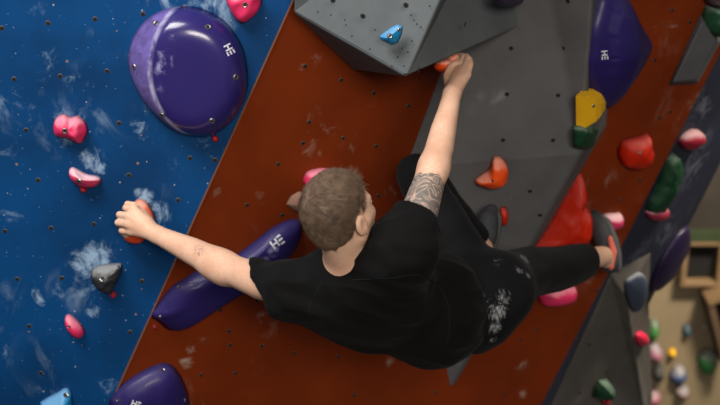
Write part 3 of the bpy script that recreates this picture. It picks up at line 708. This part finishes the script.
FEET = {}
def build_body():
    F_ = Field((-.86, -.55, -4.95), (.92, .52, -3.30), .0038)
    for c, ax, r in TORSO: F_.ell(c, ax, r, .05)
    F_.cone(cpt(482, 309, 3.965), cpt(481, 308, 3.99), .080, .080, .05); F_.cone(cpt(506, 292, 3.97), cpt(500, 292, 3.99), .088, .088, .05)
    nb = cpt(345, 272, 3.655)
    F_.cone(J['LS'], nb, .052, .062, .05); F_.cone(J['RS'], nb, .052, .062, .05)
    # neck
    F_.cone(hd(-.030, -.05, 0), cpt(347, 275, 3.64), .050, .054, .03)
    F_.cone(hd(.0, -.07, 0), cpt(350, 272, 3.66), .048, .056, .03)
    # head
    F_.ell(hd(-.010, .03, 0), HAX, (.097, .084, .075), .03)
    F_.ell(hd(.040, -.045, 0), HAX, (.058, .082, .058), .03)
    F_.cone(hd(.068, -.105, .012), hd(.068, -.105, -.012), .022, .022, .03)
    for s in (-1, 1):
        F_.cone(hd(.012, -.075, s * .048), hd(.062, -.105, s * .02), .018, .016, .025)
        F_.cone(hd(.085, .004, s * .012), hd(.070, .006, s * .045), .012, .012, .02)
        F_.cone(hd(.068, -.038, s * .038), hd(.035, -.034, s * .056), .017, .014, .025)
        F_.ell(hd(.100, -.018, s * .031), HAX, (.018, .012, .017), .012, 'cut')
        # ear
        F_.ell(hd(-.010, -.022, s * .080), (nrm(HF + HR * s * -.35), HU, HR), (.019, .033, .0095), .006)
        F_.ell(hd(-.006, -.018, s * .091), (nrm(HF + HR * s * -.35), HU, HR), (.0105, .019, .007), .004, 'cut')
        F_.cone(hd(.002, -.05, s * .078), hd(.004, -.046, s * .077), .008, .008, .006)
    F_.cone(hd(.093, -.004, 0), hd(.112, -.040, 0), .009, .012, .014)
    for s in (-1, 1): F_.cone(hd(.102, -.044, s * .011), hd(.100, -.043, s * .012), .008, .008, .008)
    F_.cone(hd(.094, -.068, .016), hd(.094, -.068, -.016), .007, .007, .008); F_.cone(hd(.091, -.079, .014), hd(.091, -.079, -.014), .007, .007, .008)
    # arms
    lm = cpt(262, 282, 3.75)
    F_.chain([(J['LS'], .058), (lm, .052), (J['LE'], .043)], .03)
    F_.cone(cpt(226, 271, 3.85), cpt(214, 265, 3.88), .041, .040, .03)
    F_.chain([(J['LE'], .043), (cpt(206, 258, 3.89), .044), (cpt(192, 251, 3.92), .041), (cpt(175, 243, 3.955), .034), (J['LW'], .028)], .03)
    F_.chain([(J['RS'], .058), (cpt(420, 210, 3.585), .051), (J['RE'], .040)], .03)
    F_.chain([(J['RE'], .040), (cpt(439.5, 148, 3.69), .0405), (cpt(443.5, 130, 3.725), .037), (cpt(448, 112, 3.765), .031), (J['RW'], .027)], .03)
    # left hand: palm to the wall, fingers curled round the left side of the orange hold
    w = J['LW']
    mcp = [cpt(134, 209, 4.015), cpt(129, 216, 4.005), cpt(128, 224, 4.005), cpt(131, 231, 4.015)]
    for m in mcp: F_.cone(w, m, .021, .0135, .012)
    F_.cone(cpt(146, 224, 4.015), cpt(140, 228, 4.02), .022, .018, .015)
    pip = [cpt(126, 207.5, 4.03), cpt(119.5, 214.5, 4.022), cpt(118, 222.5, 4.022), cpt(122, 230.5, 4.03)]
    dip = [cpt(125, 209, 4.055), cpt(119, 216, 4.055), cpt(118, 224, 4.055), cpt(122, 232, 4.055)]
    tip = [cpt(129, 212, 4.070), cpt(124, 219, 4.072), cpt(123, 227, 4.072), cpt(127, 236, 4.068)]
    for m, p, d_, t in zip(mcp, pip, dip, tip):
        F_.chain([(m, .0128), (p, .0112), (d_, .0098), (t, .0082)], .004)
        F_.cone(m, m, .0138, .0138, .006)
    F_.chain([(cpt(152, 226, 4.01), .015), (cpt(142, 212, 4.03), .0125), (cpt(134, 205, 4.045), .0105), (cpt(127, 203.5, 4.05), .009)], .008)
    # right hand: closing over the hold from below, little finger side to the viewer
    w = J['RW']
    mcp = [cpt(454, 72, 3.905), cpt(459, 70, 3.89), cpt(464, 71, 3.875), cpt(467, 75, 3.86)]
    for m in mcp: F_.cone(w, m, .021, .0135, .012)
    pip = [cpt(458, 60, 3.945), cpt(463, 58, 3.925), cpt(468, 59, 3.905), cpt(470.5, 64, 3.885)]
    dip = [cpt(457, 57, 3.965), cpt(462, 55, 3.945), cpt(467, 56, 3.925), cpt(470, 59.5, 3.905)]
    tip = [cpt(451, 58, 3.975), cpt(456, 57, 3.960), cpt(461, 57.5, 3.945), cpt(465, 60, 3.925)]
    for m, p, d_, t in zip(mcp, pip, dip, tip): F_.chain([(m, .0115), (p, .0098), (d_, .0085), (t, .0075)], .004)
    F_.chain([(cpt(450, 88, 3.84), .016), (cpt(447, 76, 3.88), .0135), (cpt(450, 67, 3.90), .0105), (cpt(456, 63, 3.905), .0085)], .008)
    # legs
    F_.chain([(J['RH'], .082), (cpt(529, 272, 4.19), .066), (J['RK'], .054), (cpt(575, 263, 4.52), .052), (cpt(588, 259, 4.61), .041), (J['RA'], .036)], .04)
    F_.chain([(J['LH'], .085), (cpt(446, 231, 4.09), .07), (J['LK'], .054), (cpt(440, 200, 4.20), .050), (cpt(465, 228, 4.28), .040), (J['LA'], .033)], .04)
    # feet
    F_.chain([(cpt(609, 263, 4.75), .028), (cpt(605, 246, 4.79), .026), (cpt(599, 228, 4.815), .022)], .02)
    F_.chain([(cpt(484, 249, 4.352), .028), (cpt(487, 235, 4.362), .027), (cpt(489, 220, 4.374), .022)], .02)
    return F_.mesh(2)

# skin with ink and stubble
def skin_material():
    k = NT('skin'); co = k.pos()
    n1 = k.noise(co, 14, 5); n2 = k.noise(co, 120, 3)
    col = k.mix(k.ramp(n1, .3, .7), lin((208, 164, 138)), lin((222, 182, 156)))
    col = k.mix(k.math('MULTIPLY', k.ramp(n2, .45, .75), .25), col, lin((190, 128, 108)))
    def wp(a): return Vector(c2w(a))
    # stubble along jaw and mouth
    s = None
    for p, r in ((hd(.075, -.10, 0), .060), (hd(.03, -.085, .05), .045), (hd(.03, -.085, -.05), .045)):
        b = k.blob(co, wp(p), r, .45); s = b if s is None else k.math('MAXIMUM', s, b)
    st = k.math('MULTIPLY', s, k.ramp(k.noise(co, 420, 2), .35, .6)); col = k.mix(k.math('MULTIPLY', st, .8), col, lin((92, 66, 50)))
    # tattoo sleeve on the right upper arm
    a, b = wp(cpt(421, 208, 3.56)), wp(cpt(430, 178, 3.62)); ax = (b - a).normalized(); Lg = (b - a).length
    dt = k.n('ShaderNodeVectorMath', operation='DOT_PRODUCT'); sb = k.n('ShaderNodeVectorMath', operation='SUBTRACT')
    k.L.new(co, sb.inputs[0]); sb.inputs[1].default_value = a; k.L.new(sb.outputs[0], dt.inputs[0]); dt.inputs[1].default_value = ax
    edge = k.math('ADD', dt.outputs['Value'], k.math('MULTIPLY', k.math('SUBTRACT', k.noise(co, 45, 2), .5), .05))
    m = k.math('MULTIPLY', k.ramp(edge, Lg * .92, Lg * 1.0, 1., 0.), k.blob(co, a, .13, .1))
    # swirling bands: distorted rings
    nz = k.n('ShaderNodeTexNoise'); k.L.new(co, nz.inputs['Vector']); nz.inputs['Scale'].default_value = 13; nz.inputs['Detail'].default_value = 1.2; nz.inputs['Distortion'].default_value = 1.6
    sw = k.math('SINE', k.math('MULTIPLY', nz.outputs['Fac'], 46.))
    sw2 = k.math('SINE', k.math('MULTIPLY', k.noise(co, 30, 2, 2.2), 60.))
    ink = k.mix(k.ramp(sw, -.35, .45), lin((98, 97, 96)), lin((140, 130, 122)))
    ink = k.mix(k.math('MULTIPLY', k.ramp(sw2, .72, .95), .5), ink, lin((70, 69, 69)))
    ink = k.mix(k.ramp(sw, .8, 1.), ink, lin((190, 160, 143)))
    col = k.mix(k.math('MULTIPLY', m, .92), col, ink)
    # small ink script on the left forearm
    p = wp(cpt(198, 249, 3.855))
    m2 = k.math('MULTIPLY', k.blob(co, p, .030, .5), k.ramp(k.math('SINE', k.math('MULTIPLY', k.noise(co, 42, 1, 1.), 60.)), .5, .9))
    col = k.mix(k.math('MULTIPLY', m2, .75), col, lin((70, 62, 62)))
    # chalk on the hands
    c1 = None
    for p, r in ((cpt(122, 218, 4.02), .05), (cpt(462, 58, 3.92), .05)):
        b_ = k.blob(co, wp(p), r, .9); c1 = b_ if c1 is None else k.math('MAXIMUM', c1, b_)
    col = k.mix(k.math('MULTIPLY', k.math('MULTIPLY', c1, k.ramp(k.noise(co, 90, 4), .35, .65)), .45), col, lin((222, 205, 196)))
    k.L.new(col, k.b.inputs['Base Color']); k.b.inputs['Roughness'].default_value = .5; k.b.inputs['Specular IOR Level'].default_value = .35
    k.b.inputs['Subsurface Weight'].default_value = .12; k.b.inputs['Subsurface Radius'].default_value = (.012, .005, .003); k.b.inputs['Subsurface Scale'].default_value = .5
    k.bump(k.noise(co, 300, 4), .15, .001)
    return k.m

def cloth_material(name, rgb, spots, world=False):
    k = NT(name); co = k.pos(); base = lin(rgb)
    n1 = k.noise(co, 9, 5); col = k.mix(k.ramp(n1, .3, .7), tuple(c * .75 for c in base[:3]) + (1,), tuple(c * 1.3 for c in base[:3]) + (1,))
    tot = None
    for p, r, st in spots:
        b = k.math('MULTIPLY', k.blob(co, tuple(Vector(p if world else c2w(p))), r, .8), st); tot = b if tot is None else k.math('MAXIMUM', tot, b)
    if tot is not None:
        mp = k.n('ShaderNodeMapping'); k.L.new(co, mp.inputs[0]); mp.inputs['Scale'].default_value = (1.0, 1.0, .5); mp.inputs['Rotation'].default_value = (0, .5, 0)
        nz = k.noise(mp.outputs[0], 105, 7, .9, .75)
        thr = k.math('SUBTRACT', .70, k.math('MULTIPLY', tot, .30)); f = k.ramp(k.math('SUBTRACT', nz, thr), 0., .24)
        col = k.mix(k.math('MULTIPLY', f, k.math('MINIMUM', tot, .62)), col, lin((172, 174, 178)))
    k.L.new(col, k.b.inputs['Base Color']); k.b.inputs['Roughness'].default_value = .85; k.b.inputs['Specular IOR Level'].default_value = .14
    k.b.inputs['Sheen Weight'].default_value = .02
    k.bump(k.math('ADD', k.noise(co, 700, 2), k.math('MULTIPLY', k.noise(co, 28, 4, .8), 1.2)), .22, .004)
    return k.m

BASE = Vector(c2w(cpt(482, 330, 4.0)))
man = empty('person', BASE, 'man in black t-shirt and trousers hanging on the wall, back turned, arms spread', 'person')
V, Q = build_body(); body = np_mesh('body', V, Q, skin_material(), man, BASE)
for s in (-1, 1):
    c = hd(.084, -.018, s * .031); bm = bmesh.new(); bmesh.ops.create_uvsphere(bm, u_segments=16, v_segments=10, radius=.0118)
    me = bpy.data.meshes.new('eye'); bm.to_mesh(me); bm.free(); me.materials.append(plain('eye white', (225, 222, 215), .2)); me.polygons.foreach_set('use_smooth', [True] * len(me.polygons))
    eo = bpy.data.objects.new('eye', me); COL.objects.link(eo); eo.parent = man; eo.location = Vector(c2w(c)) - BASE

# ---- t-shirt
def fold(V, Q, amp, freq, stretch, seed=0.):
    N = vnormals(V, Q); out = V.copy(); sx = nrm(stretch)
    for i in range(len(V)):
        p = V[i]; a = p @ sx
        q_ = p - sx * a * .72                       # folds run along the pull of the cloth
        w1 = noise.noise(Vector(q_ * freq + seed)); w2 = noise.noise(Vector(q_ * freq * 2.3 + seed + 7))
        out[i] = p + N[i] * amp * ((1 - abs(w1) * 2.6) * .8 + w2 * .5)
    return out
def build_shirt():
    S = Field((-.42, -.62, -4.25), (.42, .12, -3.30), .005)
    for (c, ax, r), e_ in zip(TORSO[:3], (.016, .016, .018)): S.ell(c, ax, [x + e_ for x in r], .06)
    nb = cpt(345, 272, 3.655)
    S.cone(J['LS'], nb, .066, .074, .05); S.cone(J['RS'], nb, .066, .074, .05)
    # drape hanging off the lower side of the trunk
    S.cone(cpt(335, 303, 3.72), cpt(438, 319, 3.88), .064, .114, .07)
    S.cone(cpt(438, 319, 3.88), cpt(482, 312, 4.02), .114, .080, .05)
    # left sleeve
    S.chain([(J['LS'], .068), (cpt(250, 279, 3.77), .060)], .04)
    S.cone(cpt(300, 297, 3.69), cpt(258, 297, 3.76), .060, .060, .04)
    # right sleeve
    S.chain([(J['RS'] + np.array((0, 0, -.015)), .068), (cpt(424, 200, 3.60), .060)], .08); S.cone(J['RS'] + np.array((0, 0, -.02)), cpt(392, 288, 3.69), .066, .085, .08)
    hl = cpt(263, 285, 3.75); nl = nrm((-.88, -.44, -.18))
    S.halfspace(hl, nl, (-.42, -.40, -4.0), (-.16, .0, -3.5))
    S.cone(hl - nl * .035, hl + nl * .1, .0565, .0535, .0, 'cut'); S.cone(hl - nl * .03 + np.array((0, -.035, 0)), hl + nl * .1 + np.array((0, -.035, 0)), .045, .045, .01, 'cut')
    hr = cpt(421.5, 214, 3.575); nr = nrm(cpt(431, 180, 3.63) - cpt(412, 232, 3.55)); nr = nrm(nr + np.array((.12, 0, 0)))
    S.halfspace(hr, nr, (.04, -.12, -3.8), (.36, .12, -3.4))
    # lower hem
    ph = cpt(484, 310, 3.98); S.halfspace(ph, nrm(SP + np.array((0, -.12, 0))), (.15, -.62, -4.25), (.42, .12, -3.5))
    # neck opening
    S.cone(hd(-.03, -.04, 0), cpt(348, 268, 3.625), .058, .052, .012, 'cut'); S.cone(hd(.02, -.05, 0), cpt(357, 261, 3.65), .064, .060, .012, 'cut')
    V, Q = S.mesh(3)
    return fold(V, Q, .009, 12., (.8, -.15, -.3)), Q
M_TEE = cloth_material('black cotton', (9, 9, 10), [(cpt(367, 262, 3.58), .05, .6), (cpt(268, 306, 3.7), .02, .9)])
V, Q = build_shirt(); tee = np_mesh('t_shirt', V, Q, M_TEE, man, BASE); tee['label'] = 'black short sleeved t-shirt'
def tube(name, pts, r, mat, parent, closed=False, seg=8):
    P = [np.array(p, float) for p in pts]; n = len(P); vs, fs = [], []
    for i in range(n):
        a = P[i - 1] if (i or closed) else P[i]; b = P[(i + 1) % n] if (i < n - 1 or closed) else P[i]
        t = nrm(b - a); u = nrm(np.cross(t, (0.13, .3, .95))); v = np.cross(t, u)
        rr = r[i] if hasattr(r, '__len__') else r
        vs += [P[i] + (u * math.cos(2 * math.pi * k / seg) + v * math.sin(2 * math.pi * k / seg)) * rr for k in range(seg)]
    for i in range(n if closed else n - 1):
        for k in range(seg):
            j = (i + 1) % n; fs.append((i * seg + k, i * seg + (k + 1) % seg, j * seg + (k + 1) % seg, j * seg + k))
    return np_mesh(name, np.array(vs), np.array(fs), mat, parent, BASE)

# seams laid on the cloth
bvt_ = BVHTree.FromPolygons([Vector(v) for v in c2w(V)], [tuple(q) for q in Q])
M_SEAM = plain('black stitched seam', (34, 34, 37), .9, 0., .1)
W2C = lambda p: NPAX @ (np.array(p) - np.array(CAM))
def seam(pts):
    out = []
    for (x0, y0), (x1, y1) in zip(pts[:-1], pts[1:]):
        for t in np.linspace(0, 1, 7, endpoint=False):
            p, n = hit(bvt_, x0 + (x1 - x0) * t, y0 + (y1 - y0) * t)
            if p is not None: out.append(W2C(p))
    for _ in range(3): out = [out[0]] + [(out[i - 1] + out[i] * 2 + out[i + 1]) / 4 for i in range(1, len(out) - 1)] + [out[-1]]
    tube('seam', out, .0013, M_SEAM, tee, seg=6)
seam([(323, 280), (314, 296), (310, 306), (309, 319)])
seam([(352, 280), (370, 279), (392, 278), (418, 274), (433, 281), (443, 292), (449, 308), (450, 330), (444, 352)])
# ---- trousers
def build_pants():
    S = Field((.10, -.56, -4.9), (.88, .22, -3.6), .005)
    S.ell(TORSO[3][0], TORSO[3][1], [x + .018 for x in TORSO[3][2]], .05); S.ell(*TORSO[2][:2], [x + .004 for x in TORSO[2][2]], .05)
    S.cone(cpt(482, 309, 3.955), cpt(481, 308, 3.99), .095, .095, .05); S.cone(cpt(500, 292, 3.955), cpt(496, 291, 3.99), .102, .102, .05)
    S.chain([(J['RH'], .098), (cpt(529, 272, 4.19), .080), (J['RK'], .074), (cpt(575, 264, 4.52), .068), (cpt(587, 260, 4.60), .060), (cpt(604, 255, 4.74), .054)], .04)
    S.chain([(J['LH'], .098), (cpt(446, 231, 4.09), .082), (J['LK'], .066), (cpt(440, 200, 4.20), .064), (cpt(465, 228, 4.28), .052), (cpt(486, 252, 4.36), .05)], .04)
    hr = cpt(586, 261, 4.585); nr = nrm(J['RA'] - J['RK']); S.halfspace(hr, nr, (.70, -.4, -4.9), (.88, .0, -4.5)); S.cone(hr - nr * .03, hr + nr * .1, .047, .047, 0, 'cut')
    hl = cpt(477, 242, 4.318); nl = nrm(J['LA'] - J['LK']); S.halfspace(hl, nl, (.36, -.30, -4.6), (.50, -.08, -4.2)); S.cone(hl - nl * .03, hl + nl * .1, .043, .043, 0, 'cut')
    S.halfspace(cpt(436, 309, 3.87), -SP, (.10, -.56, -4.02), (.35, .0, -3.6))
    V, Q = S.mesh(3)
    return fold(V, Q, .0035, 11., (.45, .1, -.88), 3.), Q
V, Q = build_pants(); pants = np_mesh('trousers', V, Q, M_HOLE, man, BASE); pants['label'] = 'black trousers with chalk smears on the seat'
bvp = BVHTree.FromPolygons([Vector(v) for v in c2w(V)], [tuple(q) for q in Q])
def onp(px, py):
    p, n = hit(bvp, px, py); return np.array(W(px, py, 3.9) if p is None else p)
M_PANT = cloth_material('charcoal stretch cotton', (11, 12, 15), [(onp(x, y), r, st) for x, y, r, st in [(498, 312, .055, 1.1), (495, 328, .045, 1.05), (493, 340, .025, 1.), (503, 298, .05, .9), (470, 296, .05, .5), (524, 258, .05, 1.), (519, 270, .03, .9), (528, 275, .03, .8), (452, 264, .015, 1.1), (498, 262, .05, .6), (545, 268, .05, .5), (490, 300, .06, .5)]], True)
pants.data.materials[0] = M_PANT

# ---- hair
def hairline(f): return np.interp(f, [-.13, -.085, -.045, -.028, -.008, .012, .022, .042, .065, .10], [-.072, -.064, -.062, -.050, .020, .026, .000, .046, .064, .074])
def build_hair():
    S = Field(HC - .16, HC + .16, .0032)
    S.ell(hd(-.012, .034, 0), HAX, (.101, .089, .077), .02)
    S.ell(hd(-.043, -.022, 0), HAX, (.064, .062, .058), .03)
    def keep(X, Y, Z):
        D = (X - HC[0], Y - HC[1], Z - HC[2]); f = sum(HF[j] * D[j] for j in range(3)); u = sum(HU[j] * D[j] for j in range(3)); r = sum(HR[j] * D[j] for j in range(3))
        u = u + .004 * np.sin(f * 190 + r * 140) + .003 * np.sin(r * 310 - f * 90); return (u - hairline(f) - np.where(np.abs(r) < .05, (f > .05) * .004, 0)) * .8   # positive above the hairline
    S.put(lambda X, Y, Z: -keep(X, Y, Z) * -1 * -1, HC - .2, HC + .2, .012, 'cut') if False else None
    sl, X, Y, Z = S.box(HC - .2, HC + .2); S.phi[sl] = np.maximum(S.phi[sl], -keep(X, Y, Z).astype(np.float32))
    return S.mesh(3)
V, Q = build_hair(); HN = vnormals(V, Q)
k = NT('brown hair'); co = k.pos(); hn = k.noise(co, 60, 4, .5)
k.L.new(k.mix(k.ramp(hn, .3, .7), lin((94, 76, 63)), lin((122, 101, 84))), k.b.inputs['Base Color']); k.b.inputs['Roughness'].default_value = .55; k.b.inputs['Specular IOR Level'].default_value = .3
k.bump(k.noise(co, 260, 3), .5, .003); M_HAIR = k.m
# short strands combed away from the crown
D = V - HC; loc = np.stack([D @ HF, D @ HU, D @ HR], 1)
outer = np.where((HN * (V - hd(-.012, .02, 0))).sum(1) > .03)[0]
whorl = hd(-.070, .098, -.012)
NS = 15000; pick = rng.choice(outer, NS); sv, sq = [V], [Q]; cntv = len(V)
pos = V[pick] + rng.normal(0, .0012, (NS, 3)); n_ = HN[pick]
away = pos - whorl; away = away - n_ * (away * n_).sum(1)[:, None]; away /= np.maximum(np.linalg.norm(away, axis=1), 1e-6)[:, None]
side = np.cross(n_, away); dist = np.linalg.norm(pos - whorl, axis=1)
ang = .9 * np.exp(-dist / .03) + rng.normal(0, .22, NS)
flow = away * np.cos(ang)[:, None] + side * np.sin(ang)[:, None]
ll = np.clip(.012 + .024 * ((pos - HC) @ HU + .03) / .14, .007, .028) * rng.uniform(.7, 1.25, NS)
lift = rng.uniform(.06, .26, NS)
SEG = 3
P = []
for t in np.linspace(0, 1, SEG + 1):
    P.append(pos - n_ * .002 + (flow * t + n_ * (lift * t * (1 - .45 * t))[:, None]) * ll[:, None])
wd = np.cross(flow, n_) 
for t_i in range(SEG + 1): pass
tri = []
base_i = cntv
allv = []
for t_i in range(SEG + 1):
    rw = .00085 * (1 - .8 * t_i / SEG)
    for (ca, cb) in ((1, 0), (-.5, .87), (-.5, -.87)):
        allv.append(P[t_i] + wd * rw * ca + n_ * rw * cb)
allv = np.stack(allv, 1)                                     # NS, (SEG+1)*3, 3
m_ = (SEG + 1) * 3; ids = np.arange(NS)[:, None] * m_ + cntv
quads = []
for t_i in range(SEG):
    for c in range(3):
        a0 = t_i * 3 + c; a1 = t_i * 3 + (c + 1) % 3
        quads.append(np.concatenate([ids + a0, ids + a1, ids + a1 + 3, ids + a0 + 3], 1))
Vh = np.concatenate([V, allv.reshape(-1, 3)]); Qh = np.concatenate([Q] + quads)
hair = np_mesh('hair', Vh, Qh, M_HAIR, man, BASE); hair['label'] = 'short brown hair with a crown whorl'

# ---- climbing shoes
M_SHOE = surface('charcoal suede', (50, 52, 56), .75, .15, 20, .2, 200, chalk=[(Vector(c2w(cpt(480, 228, 4.3))), .06, .5)])
M_SOLE = surface('grey rubber', (76, 78, 80), .7, .12, 20, .15, 150)
M_STRAP = surface('coral strap', (206, 104, 88), .7, .1, 20, .15, 150)
def shoe(pts, sole, strap, cut, lo, hi):
    S = Field(lo, hi, .0038); S.chain(pts, .02)
    if cut: S.cone(cut[0], cut[1], cut[2], cut[2], .006, 'cut')
    V, Q = S.mesh(2); so = np_mesh('climbing_shoe', V, Q, M_SHOE, man, BASE); so['label'] = 'charcoal climbing shoe'
    S = Field(lo, hi, .0038); S.chain(sole, .02); V, Q = S.mesh(2); np_mesh('sole', V, Q, M_SOLE, so, BASE)
    if strap:
        S = Field(lo, hi, .0038); S.chain(strap, .01); V, Q = S.mesh(1); np_mesh('heel_strap', V, Q, M_STRAP, so, BASE)
shoe([(cpt(610, 264, 4.755), .034), (cpt(606, 246, 4.79), .036), (cpt(600, 229, 4.815), .036), (cpt(594, 217, 4.83), .024)],
     [(cpt(617, 268, 4.77), .018), (cpt(617, 255, 4.79), .018), (cpt(613, 240, 4.81), .020), (cpt(605, 223, 4.83), .022), (cpt(594, 214, 4.845), .018)],
     [(cpt(610, 238, 4.742), .010), (cpt(614, 252, 4.735), .012), (cpt(611, 267, 4.73), .012)],
     (cpt(592, 253, 4.62), cpt(603, 254, 4.71), .042), (.70, -.36, -5.0), (1.02, .05, -4.5))
shoe([(cpt(483, 246, 4.352), .036), (cpt(486, 234, 4.36), .040), (cpt(488, 220, 4.372), .036), (cpt(491, 211, 4.385), .024)],
     [(cpt(492, 246, 4.372), .018), (cpt(496, 232, 4.385), .018), (cpt(497, 219, 4.395), .018), (cpt(494, 209, 4.40), .016)],
     None, (cpt(474, 238, 4.30), cpt(480, 246, 4.325), .034), (.30, -.25, -4.6), (.56, .06, -4.15))

# ---- orange hold under the right hand, fixed to the underside of the overhead volume
S = Field(cpt(452, 60, 3.96) - .12, cpt(452, 60, 3.96) + .12, .004)
S.ell(cpt(445, 66, 3.945), np.eye(3), (.034, .020, .042), .02); S.ell(cpt(453, 60, 3.99), np.eye(3), (.034, .026, .05), .02)
V, Q = S.mesh(1); o = np_mesh('climbing_hold', V, Q, M_ORANGE, None, Vector(c2w(cpt(452, 60, 3.97))))
tag(o, 'orange hold gripped by the raised right hand under the big grey volume', 'climbing hold', G3)

# ------------------------------------------------------------------ light: high key lamp at the upper left, plus two added fills
def area(name, loc, target, size, power, col, spread=math.radians(120)):
    l = bpy.data.lights.new(name, 'AREA'); l.shape = 'RECTANGLE'; l.size, l.size_y = size; l.energy = power; l.color = col; l.spread = spread
    o = bpy.data.objects.new(name, l); COL.objects.link(o); o.location = loc
    o.rotation_euler = (Vector(target) - Vector(loc)).to_track_quat('-Z', 'Y').to_euler()
    return o
area('key_lamp', (-1.9, 1.9, 6.8), W(190, 150, 4.05), (2.4, 1.6), 62, (1, .97, .93), math.radians(90))
area('front_fill', (.9, -2.2, 5.8), W(380, 310, 4.0), (2.4, 1.4), 42, (1, .91, .80), math.radians(70))  # added frontal fill behind the camera, evens out the brown wall and volumes
area('far_wall_fill', (3.0, 4.9, 5.2), (1.9, 7.7, 1.9), (1.0, .6), 210, (1, .88, .70), math.radians(110))  # added unseen fill, brightens the far wall and the pointed volume's side
w = bpy.data.worlds.new('world'); SC.world = w; w.use_nodes = True
w.node_tree.nodes['Background'].inputs[0].default_value = (.86, .82, .8, 1); w.node_tree.nodes['Background'].inputs[1].default_value = .12

vs_ = SC.view_settings
vs_.view_transform = 'Standard'; vs_.look = 'None'; vs_.exposure = 0; vs_.gamma = 1; vs_.use_curve_mapping = False
